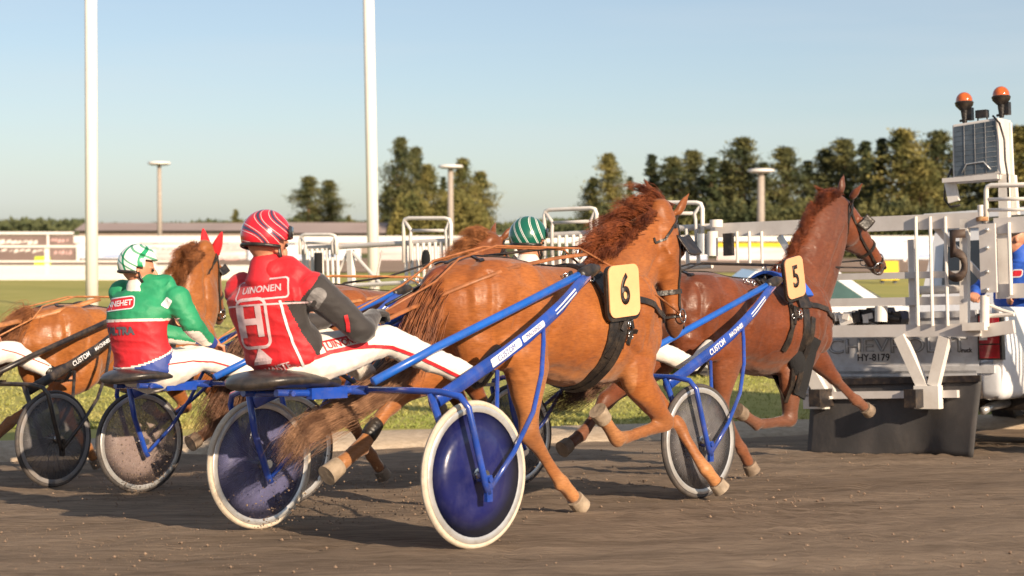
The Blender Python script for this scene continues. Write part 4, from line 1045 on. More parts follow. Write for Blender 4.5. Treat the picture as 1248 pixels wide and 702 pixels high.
# ================================================================== horse two
P2 = lambda px, py, y: R2.P(px, py, y)
pz = V((2.42, 0, 1.56)); pz2 = P2(600, 298, 0); pz = V((pz2.x, 0, pz2.z))
hd = head_matrix(pz, pz+V((.33, .10, -.48)), 0)
S2 = dict(coat='coat2', dz=-.04, len=1.06,
    neck=[(V((2.0, 0, 1.15)), .26, .16), (V((2.15, 0, 1.24)), .24, .13), (V((2.3, 0, 1.33)), .205, .11), (V((pz.x-.13, 0, pz.z-.14)), .165, .092), (V((pz.x-.04, 0, pz.z-.07)), .135, .084), (V((pz.x, 0, pz.z-.03)), .11, .075)],
    rh=[V((.98, -.18, .84)), V((1.02, -.16, .46)), V((1.22, -.15, .2)), V((1.34, -.15, .04))],
    lh=[V((.72, .15, .84)), V((.42, .15, .62)), V((.12, .15, .42)), V((-.05, .15, .34))],
    rf=[V((2.1, -.15, .80)), V((2.32, -.14, .50)), V((2.0, -.14, .40)), V((1.85, -.14, .52))],
    lf=[V((2.15, .14, .8)), V((2.42, .12, .42)), V((2.68, .12, .16)), V((2.82, .12, .03))],
    head=hd, eardir=V((-.3, .3, .95)), paleleg=.5, muzzle=.7, hoofm='hoof_dark')
H2 = make_horse(R2, S2, 'chestnut trotter mostly hidden behind the rider in red, one ear up')
bridle(H2); saddle_set(H2, px=1.7)
tail(H2, [V((.57, 0, 1.24)), V((.42, 0, 1.18)), P2(318, 400, .0), P2(296, 430, .0), P2(282, 465, 0), P2(262, 500, .05), P2(244, 530, .05)], 1000, .035, .10, 'hair2t', wid=.0022, wav=.06)
locks(H2, [P2(545, 312, -.02), P2(562, 302, -.02), P2(580, 294, -.02), P2(596, 288, 0)], 20, .27, (-.1, .15), 'hair3', -.1, 80)
# ================================================================== horse three
P3 = lambda px, py, y: R3.P(px, py, y)
q = P3(252, 307, 0); pz = V((q.x, 0, q.z))
hd = head_matrix(pz, aim(R3, pz, 266, 380, .58), 0)
S3 = dict(coat='coat3', dz=-.09, len=1.12, dx=-.12,
    neck=[(V((2.0, 0, 1.10)), .26, .16), (V((2.13, 0, 1.20)), .26, .135), (V((2.25, 0, 1.32)), .24, .12), (V((pz.x-.14, 0, pz.z-.16)), .20, .10), (V((pz.x-.05, 0, pz.z-.08)), .155, .09), (V((pz.x, 0, pz.z-.03)), .115, .078)],
    rh=[V((.80, -.2, .80)), P3(52, 490, -.17), P3(12, 515, -.16), P3(-20, 545, -.16)],
    lh=[V((.9, .15, .8)), V((.95, .15, .45)), V((1.15, .15, .2)), V((1.27, .15, .04))],
    rf=[V((2.15, -.15, .78)), V((2.42, -.14, .42)), V((2.62, -.14, .18)), V((2.74, -.14, .04))],
    lf=[V((2.0, .14, .78)), V((2.25, .14, .46)), V((1.95, .14, .38)), V((1.8, .14, .5))],
    head=hd, noears=True, paleleg=.4, muzzle=.8, hoofm='hoof_dark')
H3 = make_horse(R3, S3, 'golden chestnut trotter with red ear covers at the left')
bridle(H3, ear=[(-.9, -.30, .38), (-.9, .30, .38)]); saddle_set(H3, px=1.55)
tail(H3, [V((.45, 0, 1.16)), P3(34, 385, 0), P3(18, 398, .0), P3(4, 425, .0), P3(-10, 450, 0)], 1000, .045, .10, 'hair3', wid=.0022, wav=.04)
locks(H3, [P3(198, 356, -.04), P3(206, 338, -.04), P3(222, 320, -.03), P3(240, 305, -.02)], 26, .27, (-.35, .0), 'hair3', -.35, 80, wav=.05)
locks(H3, [P3(205, 358, -.10), P3(216, 340, -.11), P3(232, 324, -.10), P3(246, 310, -.07)], 26, .24, (-.7, -.3), 'hair3', -.5, 80, wav=.05)
boot(H3, 'rh', -.02, .5, .062, .052, 'leather')
number_plate(H3, R3, [P3(212, 370, -.36), P3(236, 372, -.36), P3(240, 398, -.35), P3(216, 396, -.35)], '3', 'plaque', .001)

# ------------------------------------------------------------------ sulkies
def make_sulky(rig, lab, frame, tyre, discs, text=True, r=.335, tw=.77, tyre_w=.024, wheel_red=False, cz=.335, forkm=None):
    root = rig_root('sulky', rig, (0, 0, 0)); tag(root, lab, 'sulky', 'two wheeled racing sulkies')
    m = M[frame]; fm = M[forkm or frame]
    for s in (-1, 1):
        c = V((0, s*tw, cz)); ax = V((0, 1, 0)); dm = discs[0] if s < 0 else discs[1]
        rim = obj('wheel', MB().lathe([(r-.050, -.014), (r-.030, -.021), (r-.020, -.016), (r-.018, 0), (r-.020, .016), (r-.030, .021), (r-.050, .014)], c, ax, 56), M['alloy' if frame == 'blue' else 'tyre_grey'], root, angle=50)
        ty = obj('tyre', MB().lathe([(r-.024+tyre_w*(1+math.cos(a))*.58, tyre_w*.72*math.sin(a)) for a in [k*PI/5 for k in range(10)]], c, ax, 64), M[tyre], root); ty.parent = rim
        for sd in (-1, 1):
            dd = obj('wheel_disc', MB().lathe([(r-.046, sd*.012), (.16, sd*.016), (.035, sd*.020), (.001, sd*.021)], c, ax, 48, closed=False), M[dm], root); dd.parent = rim
        hb = obj('hub', MB().lathe([(.001, -.075), (.022, -.075), (.022, -.03), (.032, -.028), (.032, .028), (.022, .03), (.022, .075), (.001, .075)], c, ax, 16), M['chrome'], root, angle=40); hb.parent = rim
        sp = MB()
        for k in range(28):
            a = 2*PI*k/28; b_ = a+(.5 if k % 2 else -.5); p = c+V((math.cos(b_)*.03, (k % 4 < 2)*.03-.015, math.sin(b_)*.03)); q = c+V((math.cos(a)*(r-.035), 0, math.sin(a)*(r-.035)))
            sp.tube([p, q], .0016, 4)
        so = obj('spokes', sp, M['spoke'], root); so.parent = rim
        # forks both sides of the wheel
        yo, yi = s*(tw+.085), s*(tw-.085)
        top = V((-.12, yo, .655))
        obj('fork', MB().tube([(-.17, s*.22, .725), (-.165, s*(tw-.22), .722), (-.15, s*(tw-.05), .715), (-.135, s*(tw+.05), .695), (-.12, yo, .645), (-.07, yo, .47), (-.02, yo, .30), (0, yo, .25)], .016, 12), fm, root)
        obj('fork_end', MB().box((0, yo, .275), (.018, .010, .06)).tube([(0, s*tw, cz-.02), (0, yo+s*.02, cz-.02)], .014, 10), m, root, angle=40)
        obj('fork', MB().tube([(-.16, yi-s*.03, .71), (-.10, yi, .50), (-.02, yi, .28), (0, yi, .24)], .018, 12), m, root)
        obj('stay', MB().tube([(.005, yi, .27), (.16, yi-s*.03, .42), (.30, yi-s*.05, .60), (.38, s*(tw-.2), .80)], .012, 10), m, root)
        st = [(.01, yo, .27), (.20, yo-s*.02, .43), (.42, s*.76, .60), (.60, s*.66, .78), (.72, s*.57, .93), (.79, s*.51, 1.03)]
        obj('stay', MB().tube(st, .0125, 10), fm, root)
        # curved flat shaft and round rod
        sh = [V((-.14, s*.64, .66)), V((.02, s*.62, .72)), V((.22, s*.60, .80)), V((.42, s*.58, .88)), V((.62, s*.55, .96)), V((.80, s*.52, 1.045)), V((.95, s*.49, 1.115)), V((1.06, s*.46, 1.175)), V((1.17, s*.43, 1.235)), V((1.27, s*.41, 1.285))]
        mb = MB(); N_ = len(sh); rings = []
        for i, p in enumerate(sh):
            t = (sh[min(i+1, N_-1)]-sh[max(i-1, 0)]).normalized(); l = V((0, 1, 0)); u = t.cross(l).normalized()*-1; w1 = .036 if i < 7 else .030
            rings.append([p+u*w1*math.cos(a)+l*.017*math.sin(a) for a in [2*PI*k/14 for k in range(14)]])
        mb._rings(rings); sho = obj('shaft', mb, m, root)
        if s < 0 and text:
            me2 = sho.data; tr = bvh(me2)
            def on(px_, s_, w_, mm, name, txt=None, hh=.03, bold=.0):
                i = 0; d = (sh[i_]-sh[i_-1]).normalized()
            for a0, a1, h_, txt in ((.30, .54, .040, 'CUSTOM'), (.57, .76, .030, 'MACHINES')):
                pa = V((a0, -.60, lerp(.833, 1.03, (a0-.3)/.46))); pb = V((a1, -.54, lerp(.833, 1.03, (a1-.3)/.46)))
                cc = (pa+pb)/2; ux = pb-pa; L = ux.length; uy = V((-ux.z, 0, ux.x))
                if root['label'].find('six') >= 0:
                    q = decal('label_patch', poly2d(rrect(L, h_*1.05, .008)), cc, ux, uy, tr, root, M['white_print'], .0015, .02); q.parent = sho
                    q = decal('lettering', text2d(txt, h_*1.0, .0), cc, ux, uy, tr, root, m, .003, 0, reach=.2)
                else: q = decal('lettering', text2d(txt, h_*1.25, .001), cc, ux, uy, tr, root, M['white_print'], .002, 0, reach=.2)
                q.parent = sho
        if s < 0:       # white pinstripe on the upper shaft
            tr = bvh(sho.data); ux = sh[-2]-sh[-5]; uy = V((-ux.z, 0, ux.x))
            for o_ in (-.011, .008):
                q = decal('pinstripe', poly2d([(-.13, o_-.003), (.13, o_-.0045), (.13, o_+.0045), (-.13, o_+.003)]), (sh[-2]+sh[-5])/2, ux, uy, tr, root, M['white_print'], .002, .02); q.parent = sho
        obj('rod', MB().tube([(-.22, s*.34, .765), (.15, s*.37, .912), (.75, s*.385, 1.12), (1.255, s*.40, 1.30)], .021, 14), M['blueflat'] if frame == 'blue' else m, root)
        obj('shaft_clamp', MB().loft([((1.22, s*.405, 1.28), .04, .03), ((1.31, s*.395, 1.31), .038, .03), ((1.38, s*.385, 1.325), .02, .02)], n=10), M['leather'], root)
        obj('foot_rest', MB().tube([(.36, s*.56, .80), (.40, s*.46, .735), (.44, s*.36, .72)], .012, 8).box((.46, s*.38, .73), (.05, .06, .008)), M['blackmetal'], root, angle=40)
    obj('cross_bar', MB().tube([(-.17, -.24, .724), (-.17, 0, .725), (-.17, .24, .724)], .022, 12), m, root)
    obj('seat_bracket', MB().tube([(-.17, -.14, .725), (-.36, -.13, .715), (-.62, -.12, .725)], .018, 10).tube([(-.17, .14, .725), (-.36, .13, .715), (-.62, .12, .725)], .018, 10).tube([(-.55, -.16, .72), (-.55, .16, .72)], .014, 8).box((-.33, -.14, .715), (.11, .02, .026)), m, root, angle=40)
    mb = MB(); mb.loft([((-.74, 0, .765), .03, .10), ((-.66, 0, .78), .045, .19), ((-.52, 0, .785), .050, .215), ((-.38, 0, .775), .048, .19), ((-.26, 0, .765), .042, .12), ((-.18, 0, .76), .034, .075)], n=24, sub=3)
    obj('seat', mb, M['seat'], root)
    return root
SK6 = make_sulky(R6, 'blue sulky of the rider in red, pale tyres, navy near disc, behind horse six', 'blue', 'tyre_pale', ('disc_blue', 'disc_bluedust'))
SK5 = make_sulky(R5, 'blue sulky with smoked wheel discs behind the dark chestnut number five', 'blue', 'tyre_dark', ('disc_smoke', 'disc_smoke'))
SK2 = make_sulky(R2, 'dark blue sulky carrying the rider in green, pale pinkish discs', 'blue', 'tyre_dark', ('disc_grey', 'disc_pale'))
SK3 = make_sulky(R3, 'black sulky with dark tyres at the left edge', 'blackmetal', 'tyre_dark', ('disc_smoke', 'disc_smoke'))

# ------------------------------------------------------------------ people
def hand(mb, c, d, up, side, r=.010, curl=1.0, n=4):
    """palm at c pointing along d, back of the hand towards up, thumb on 'side'"""
    d = d.normalized(); up = (up-d*up.dot(d)).normalized(); l = d.cross(up).normalized()*side
    mb.loft([(c-d*.05, .024, .028), (c-d*.01, .017, .040), (c+d*.035, .016, .043)], lat=l, n=12, sub=2)
    for i in range(4):
        L = (.030, .034, .031, .025)[i]; b = c+d*.04+l*(-.031+.0205*i)
        p = [b]; a = .25
        for k in range(3):
            a += curl*(.55+.12*k); p.append(p[-1]+(d*math.cos(a)-up*math.sin(a))*L*(1, .8, .65)[k])
        mb.tube(p, [r, r*.95, r*.88, r*.75], 8)
    t0 = c-d*.015-l*.034-up*.005; p = [t0, t0+(d*.6-l*.6-up*.4).normalized()*.032, t0+(d*.8-l*.55-up*.6).normalized()*.03+(d*.8-up*.7+l*.1).normalized()*.028, t0+(d*.8-l*.4-up*.8).normalized()*.06+(d*.3-up*.8+l*.5).normalized()*.02]
    mb.tube(p, [r*1.25, r*1.15, r, r*.8], 8)
def lim(mb, pts, k=1.0, n=14):
    mb.loft([(p, a*k, b*k) for p, a, b in pts], lat=V((0, 1, 0)), n=n, sub=3)
def make_person(rig, P, label, off=(-.45, 0, 0)):
    root = rig_root('person', rig, off); tag(root, label, 'person')
    pel, nk, hc = P['pelvis'], P['neck'], P['head']; shl, shr = P['sh']; lat = (shl-shr).normalized()
    waist = pel.lerp(nk, .33)+V((-.03, 0, 0)); chest = pel.lerp(nk, .68)+V((-.035, 0, 0)); shm = (shl+shr)/2
    kb = P.get('bulk', 1.0)
    def torso(mb, k, low=0):
        st = [(pel+V((-.01, 0, -.035)), .11*k, .16*k), (pel+V((-.01, 0, -.01)), .148*k, .20*k), (pel+V((-.01, 0, .06)), .152*k, .205*k), (waist, .135*k*kb, .185*k*kb), (chest, .145*k*kb, .21*k*kb), (shm+V((-.01, 0, -.05)), .125*k*kb, .215*k*kb), (shm+V((0, 0, .045)), .108*k, .20*k), (nk+V((0, 0, -.012)), .085*k, .12*k)]
        mb.loft(st[low:], lat=lat, n=24, sub=3)
    # jacket
    jm = MB(); torso(jm, 1.02)
    for sh, el, ha in zip((shr, shl), P['el'], P['ha']):
        wr = el.lerp(ha, .86)
        lim(jm, [(sh, .092, .088), (sh.lerp(el, .3), .084, .080), (sh.lerp(el, .75), .070, .066), (el, .068, .064), (el.lerp(wr, .4), .060, .056), (wr, .042, .042)])
    jk = fuse(jm, .0085, 9, .5, lambda p: .006*noise.noise(V((p.x*8, p.y*7, p.z*12)))+.011*(.5-abs(noise.noise(V((p.x*9+p.z*5, p.y*8, p.z*17)))))**2*1.6-.003)
    # trousers
    tm = MB(); tm.loft([(pel+V((.0, 0, .05)), .12, .178), (pel+V((.0, 0, -.02)), .125, .18), (pel+V((.06, 0, -.03)), .11, .17)], lat=lat, n=20, sub=2)
    for i, s in enumerate((-1, 1)):
        kn, an = P['kn'][i], P['an'][i]; hp_ = pel+V((.03, s*.095, -.01))
        lim(tm, [(hp_, .118, .105), (hp_.lerp(kn, .35), .112, .100), (hp_.lerp(kn, .75), .088, .080), (kn, .078, .070), (kn.lerp(an, .25), .074, .066), (kn.lerp(an, .6), .066, .058), (kn.lerp(an, .93), .056, .050), (an, .052, .048)])
    tr = fuse(tm, .009, 8, .5, lambda p: .006*noise.noise(V((p.x*10, p.y*8, p.z*9)))+.013*(.5-abs(noise.noise(V((p.x*17, p.y*8, p.z*11+p.x*5)))))**2*1.6-.003)
    # body: one continuous surface under the clothes
    bm_ = MB(); torso(bm_, .78); neckd = (hc-nk)
    bm_.loft([(nk+V((0, 0, -.03)), .058, .062), (nk.lerp(hc, .45), .052, .054), (hc+V((-.01, 0, -.03)), .06, .06)], lat=lat, n=14)
    HX, HY = P['face'].normalized(), None; HY = V((0, 0, 1)).cross(HX).normalized(); HZ = HX.cross(HY); HR = Matrix((HX, HY, HZ)).transposed()
    def h(x, y, z): return hc + HR @ V((x, y, z))
    bm_.ball(h(-.01, 0, .03), (.098, .076, .095), HR, 18); bm_.ball(h(.02, 0, -.045), (.072, .058, .07), HR, 16)
    bm_.loft([(h(.088, 0, .02), .012, .010), (h(.103, 0, -.01), .016, .012), (h(.098, 0, -.028), .014, .016)], lat=HY, n=8); bm_.ball(h(.07, 0, -.088), (.022, .024, .018), HR, 8)
    bm_.ball(h(.084, 0, -.053), (.012, .024, .007), HR, 8); bm_.ball(h(.083, 0, -.066), (.012, .021, .007), HR, 8)
    for s in (-1, 1): bm_.ball(h(-.005, s*.079, -.005), (.018, .010, .032), HR, 8); bm_.ball(h(.078, s*.032, .034), (.014, .022, .008), HR, 8)
    for i, s in enumerate((-1, 1)):
        sh, el, ha = (shr, shl)[i], P['el'][i], P['ha'][i]
        lim(bm_, [(sh, .068, .062), (sh.lerp(el, .5), .05, .047), (el, .043, .041), (el.lerp(ha, .35), .042, .040), (ha+(el-ha).normalized()*.06, .027, .027), (ha+(el-ha).normalized()*.03, .025, .028)])
        kn, an = P['kn'][i], P['an'][i]; hp_ = pel+V((.03, s*.09, -.01))
        lim(bm_, [(hp_, .10, .09), (hp_.lerp(kn, .5), .085, .075), (kn, .062, .056), (kn.lerp(an, .3), .060, .052), (an, .036, .034)])
    glove = P.get('glove')
    gm = MB()
    for i, s in enumerate((-1, 1)):
        hand(gm if glove else bm_, P['ha'][i], (P['ha'][i]-P['el'][i]), P.get('hup', V((0, s*-.3, 1))), 1 if s > 0 else -1, r=.0105 if not glove else .0125, curl=1.25)
    body = fuse(bm_, .0062, 3, .45)
    obj('body', body, M['skin'], root)
    if glove: obj('gloves', fuse(gm, .006, 2, .4), M[glove], root)
    jk_o = obj('jacket', jk, [M[x] for x in P['jmats']], root); jt = MB(); 
    me2 = jk.copy(); me2.transform(Matrix.Translation(OFF[root.name])); jt = bvh(me2)
    if P.get('jfn'):
        off_ = OFF[root.name]; facemat(jk, lambda c: P['jfn'](c+off_))
    tr_o = obj('trousers', tr, M[P.get('tmat', 'white_cloth')], root); me3 = tr.copy(); me3.transform(Matrix.Translation(OFF[root.name])); tt = bvh(me3)
    col = obj('collar', MB().loft([(nk+V((0, 0, -.05)), .098, .105), (nk+V((0, 0, -.01)), .086, .090), (nk.lerp(hc, .30), .078, .080), (nk.lerp(hc, .42), .074, .075)], lat=lat, n=20), M[P.get('collar', 'white_cloth')], root)
    for i in (0, 1):
        an, to = P['an'][i], P['toe'][i]; d_ = (to-an).normalized(); kn = P['kn'][i]; sh_ = (an-kn).normalized()
        heel = an+sh_*.05-d_*.03
        sm_ = MB(); sm_.loft([(an-sh_*.03, .050, .046), (an+sh_*.03, .052, .046), (heel+d_*.02, .048, .040)], n=14, sub=2)
        sm_.loft([(heel, .040, .034), (heel+d_*.08, .046, .042), (heel+d_*.17, .034, .046), (heel+d_*.235, .022, .036)], n=14, sub=3)
        obj('shoe', fuse(sm_, .008, 4, .5), M[P.get('shoe', 'leather')], root)
    # helmet: open faced shell with a lining rim
    if P.get('helmet'):
        mb = MB(); n = 44; m_ = 20; hz = .050; ra = (.122, .112, .125); uv = []
        rings = []
        for i in range(m_+1):
            th = lerp(.04, 2.02, i/m_); row = []
            for j in range(n):
                ph = 2*PI*j/n; row.append(h(-.012+ra[0]*math.sin(th)*math.cos(ph), ra[1]*math.sin(th)*math.sin(ph), hz+ra[2]*math.cos(th)))
                uv.append((ph, th))
            rings.append(row)
        vs = [p for r_ in rings for p in r_]; fs = []
        for i in range(m_):
            for j in range(n):
                ph = (2*PI*(j+.5)/n+PI) % (2*PI)-PI; th = lerp(.04, 2.02, (i+.5)/m_)
                if abs(ph) < 1.12 and th > 1.28: continue
                if abs(ph) < 1.5 and th > 1.75: continue
                a = i*n+j; b_ = i*n+(j+1) % n; fs.append((a, b_, b_+n, a+n))
        fs.append(tuple(range(n)))
        mb.add(vs, fs); ho = obj('helmet', mb, helmet_mat('helmet_'+P['helmet'], P['helmet']), root)
        ul = ho.data.uv_layers.new(name='UVMap')
        for l_ in ho.data.loops:
            p = HR.transposed() @ (ho.data.vertices[l_.vertex_index].co + OFF[root.name] - hc)
            ul.data[l_.index].uv = ((p.y*6+math.atan2(p.y, -p.x)*.6), p.z*8+p.x*2)
        md = ho.modifiers.new('t', 'SOLIDIFY'); md.thickness = .016; md.offset = -1
        rim = [h(-.012+(ra[0]+.001)*math.sin(2.02)*math.cos(a), (ra[1]+.001)*math.sin(2.02)*math.sin(a), hz+ra[2]*math.cos(2.02)) for a in [1.5+(2*PI-3.0)*k/24 for k in range(25)]]
        q = obj('rim', MB().tube(rim, .010, 8), M['leather'], root); q.parent = ho
        q = obj('chin_strap', MB().strip([h(.0, -.088, .0), h(.03, -.075, -.06), h(.055, -.03, -.118), h(.055, .03, -.118), h(.03, .075, -.06), h(0, .085, 0)], .016, .004, [HR @ V((0, -1, -.3)), HR @ V((0, -1, -.6)), HR @ V((0, -.3, -1)), HR @ V((0, .3, -1)), HR @ V((0, 1, -.6)), HR @ V((0, 1, -.3))]), M['leather'], root); q.parent = ho
        vz = []
        for k in range(13):
            a = -1.15+2.3*k/12; vz.append(h(-.012+(ra[0]+.006)*math.sin(1.35)*math.cos(a), (ra[1]+.006)*math.sin(1.35)*math.sin(a), hz+ra[2]*math.cos(1.35)-.002))
        if P['helmet'] != 'plaid': q = obj('goggles', MB().strip(vz, .05, .006, [HR @ V((math.cos(-1.15+2.3*k/12), math.sin(-1.15+2.3*k/12), 0)) for k in range(13)]), M['glass'], root); q.parent = ho
    for s in (-1, 1): obj('eye', MB().ball(h(.083, s*.031, .018), (.010, .012, .009), HR, 8), M['eye'], root)
    return root, jk_o, tr_o, jt, tt, h, HR
# --- rider in red
def p6(px, py, y): return P6(px, py, y)
nk = V((-.565, 0, 1.290))
pr = dict(pelvis=V((-.46, 0, .875)), neck=nk, head=V((-.560, 0, 1.40)), face=V((1, -.05, -.12)),
    sh=(V((-.57, .19, 1.215)), V((-.47, -.20, 1.205))), el=(V((-.26, -.31, 1.005)), V((-.30, .28, 1.02))), ha=(V((-.015, -.14, 1.085)), V((-.02, .14, 1.07))),
    kn=(V((-.02, -.22, .955)), V((-.02, .22, .955))), an=(V((.40, -.36, .78)), V((.40, .36, .78))), toe=(V((.56, -.37, .95)), V((.56, .37, .95))),
    helmet='red', glove='black_cloth', jmats=('red_cloth', 'black_cloth'), collar='redg_cloth')
A_, B_ = P6(342, 368, -.17), P6(392, 468, -.15)
shm6 = (pr['sh'][0]+pr['sh'][1])/2
def jf6(c):
    for sh, el, ha in zip(reversed(pr['sh']), pr['el'], pr['ha']):
        e2 = sh.lerp(el, .25)
        if (c-sh).dot(el-sh) > -.004 and (c-sh).dot((shm6-sh)) < .004 and seg_d(c, sh, el) < .115: return 1
        if seg_d(c, el, ha) < .075: return 1
    if c.z < A_.z+.005:
        xs_ = lerp(A_.x, B_.x, (A_.z-c.z)/(A_.z-B_.z))
        if c.x > xs_+.015: return 1
    return 0
pr['jfn'] = jf6
rp, jk, trs, jt, tt, hh, HRr = make_person(R6, pr, 'rider in red and black jacket and red striped helmet on the nearest sulky')
def decals_on(parent, tree, rig, items, n=None, off=.004):
    pass
# frame of the jacket's back as seen from behind right
N6 = V((-.80, -.60, 0)); ux6 = N6.cross(V((0, 0, 1))).normalized()*-1; ux6 = V((0, 0, 1)).cross(N6)
def back(name, bm, px, py, yl, m, tree=jt, par=jk, tilt=0, root=rp, Pf=P6, N=N6, off=.003, step=.015):
    ux = V((0, 0, 1)).cross(N).normalized(); uy = V((0, 0, 1)); ux2 = (ux*math.cos(math.radians(tilt))+uy*math.sin(math.radians(tilt))); uy2 = N.cross(ux2)
    q = decal(name, bm, Pf(px, py, yl), ux2, uy2, tree, root, M[m], off, step); q.parent = par; return q
back('patch_frame', frame2d(.27, .10, .02, .008), 313, 352, -.12, 'pale_print', tilt=4)
back('lettering', text2d('UINONEN', .044, .001), 312, 352, -.12, 'pale_print', tilt=4)
back('seam_line', poly2d([(-.20, -.004), (.22, -.004), (.22, .004), (-.20, .004)]), 320, 371, -.12, 'pale_print', tilt=2)
back('emblem_frame', frame2d(.165, .235, .04, .014), 300, 394, -.10, 'pale_print', tilt=3)
back('emblem_letter', text2d('H', .19, .006), 297, 394, -.10, 'pale_print', tilt=3)
back('emblem', poly2d([(-.045, -.03), (.05, -.03), (.06, -.01), (.0, .05), (-.02, .01)]), 308, 437, -.1, 'pale_print', tilt=5)
back('lettering', text2d('UNAISTE', .042, .001), 328, 451, -.12, 'pale_print', tilt=14)
# seam between red and black, sleeve emblem, thigh panel and stripe
def onpx(name, pts, wd, m, tree, par, root, rig, N, yl, off=.004, thick=.0025):
    out = []; nr = []
    for px, py in pts:
        r = ray(px, py); Ml = rig.I; o = Ml @ CO; d = (Ml.to_3x3() @ r).normalized(); h = tree.ray_cast(o, d)
        if h[0] is None: continue
        out.append(h[0]+h[1]*off*(1 if h[1].dot(d) < 0 else -1)); nr.append(h[1])
    q = obj(name, MB().strip(out, wd, thick, nr), M[m], root, angle=60); q.parent = par; return q
def dens(pts, n=6):
    o = []
    for a, b in zip(pts, pts[1:]): o += [(lerp(a[0], b[0], k/n), lerp(a[1], b[1], k/n)) for k in range(n)]
    return o+[pts[-1]]
onpx('seam_piping', dens([(341, 366), (349, 395), (358, 420), (372, 450), (388, 466)]), .012, 'white_print', jt, jk, rp, R6, N6, 0)
for nm, bmx, mm_, of in (('sleeve_emblem', rrect(.11, .065, .03), 'smoke_print', .003), ('emblem_hole', rrect(.035, .020, .009), 'black_cloth', .0045)):
    back(nm, poly2d(bmx), 384 if nm == 'sleeve_emblem' else 380, 364 if nm == 'sleeve_emblem' else 370, -.28, mm_, tilt=52, off=of)
onpx('trouser_stripe', dens([(382, 437), (405, 429), (430, 424), (455, 422), (478, 423), (510, 435), (540, 449), (566, 462)], 8), .016, 'red_cloth', tt, trs, rp, R6, N6, 0)
ux = P6(462, 409, -.3)-P6(407, 423, -.3); back_N = V((0, -1, .25))
q = decal('thigh_panel', frame2d(.225, .062, .004, .008), P6(434, 418, -.30), ux, V((0, 0, 1)), tt, rp, M['red_cloth'], .003, .015); q.parent = trs
q = decal('thigh_panel_bar', poly2d([(-.108, -.031), (.108, -.031), (.108, -.014), (-.108, -.014)]), P6(434, 418, -.30), ux, V((0, 0, 1)), tt, rp, M['red_cloth'], .0035, .015); q.parent = trs
q = decal('lettering', text2d('UINONEN', .042, .001), P6(434, 416.5, -.30), ux, V((0, 0, 1)), tt, rp, M['red_cloth'], .004, .015); q.parent = trs
onpx('cuff_band', dens([(421, 384), (424, 394), (425, 404)]), .018, 'red_cloth', jt, jk, rp, R6, N6, 0)

# --- rider in green
hl2 = lambda px, py, y: P2(px, py, y)
nk = P2(171, 353, 0); hd_ = P2(166, 332, 0)
pel = P2(178, 452, 0); 
sR, sL = P2(214, 362, -.20), P2(148, 356, .19)
pg = dict(pelvis=V((pel.x, 0, pel.z)), neck=V((nk.x, 0, nk.z)), head=V((hd_.x+.02, 0, hd_.z)), face=V((.8, -.62, -.1)),
    sh=(sL, sR), el=(P2(235, 398, -.27), P2(190, 405, .27)), ha=(P2(262, 422, -.16), P2(258, 415, .10)),
    kn=(P2(246, 437, -.20), P2(262, 432, .22)), an=(P2(318, 455, -.36), P2(330, 450, .36)), toe=(V((.62, -.37, .93)), V((.62, .37, .93))),
    helmet='plaid', jmats=('green_cloth', 'redg_cloth', 'blue_cloth', 'white_cloth'), collar='white_cloth')
zA = P2(150, 390, -.1).z; HM0 = P2(122, 462, .10); HM1 = P2(186, 432, -.20)
def jf2(c):
    for sh, el, ha in zip(reversed(pg['sh']), pg['el'], pg['ha']):
        if seg_d(c, sh.lerp(el, .35), el) < .072 or seg_d(c, el, ha) < .07:
            if (c-ha).length < .11: return 2
            mid = sh.lerp(ha, .5)
            a = el if seg_d(c, el, ha) < .07 else sh; b = ha if seg_d(c, el, ha) < .07 else el
            ab = b-a; q = a+ab*max(0, min(1, (c-a).dot(ab)/ab.dot(ab)))
            return 3 if (c-q).z < -.028 else 0
    zC = pg['pelvis'].z+.085+.45*(c.x-pg['pelvis'].x)
    if c.z < zC-.0: return 2
    if c.z < zC+.012: return 3
    if c.z < zA-.006: return 1
    if c.z < zA+.006: return 3
    return 0
pg['jfn'] = jf2
rp2, jk2, tr2, jt2, tt2, _, _ = make_person(R2, pg, 'rider in green and red jacket with green and white helmet at the left')
N2 = V((-.78, -.62, 0))
def back2(name, bm, px, py, yl, m, tilt=0, off=.003): return back(name, bm, px, py, yl, m, jt2, jk2, tilt, rp2, P2, N2, off)
back2('patch', poly2d(rrect(.23, .078, .025)), 140, 370, -.02, 'redg_cloth', 4)
back2('patch_frame', frame2d(.235, .083, .028, .007), 140, 370, -.02, 'white_print', 4, .004)
back2('lettering', text2d('INNEHET', .048, .001), 140, 370, -.02, 'white_print', 4, .0045)
back2('lettering', text2d('VALTRA', .062, .004), 139, 404, -.04, 'grey_print', 0, .004)
back2('shoulder_patch', poly2d(rrect(.05, .06, .01)), 202, 369, -.24, 'white_print', -35, .004)
onpx('trouser_stripe', dens([(185, 452), (200, 445), (235, 440), (260, 441), (290, 449)], 8), .008, 'red_cloth', tt2, tr2, rp2, R2, N2, 0)

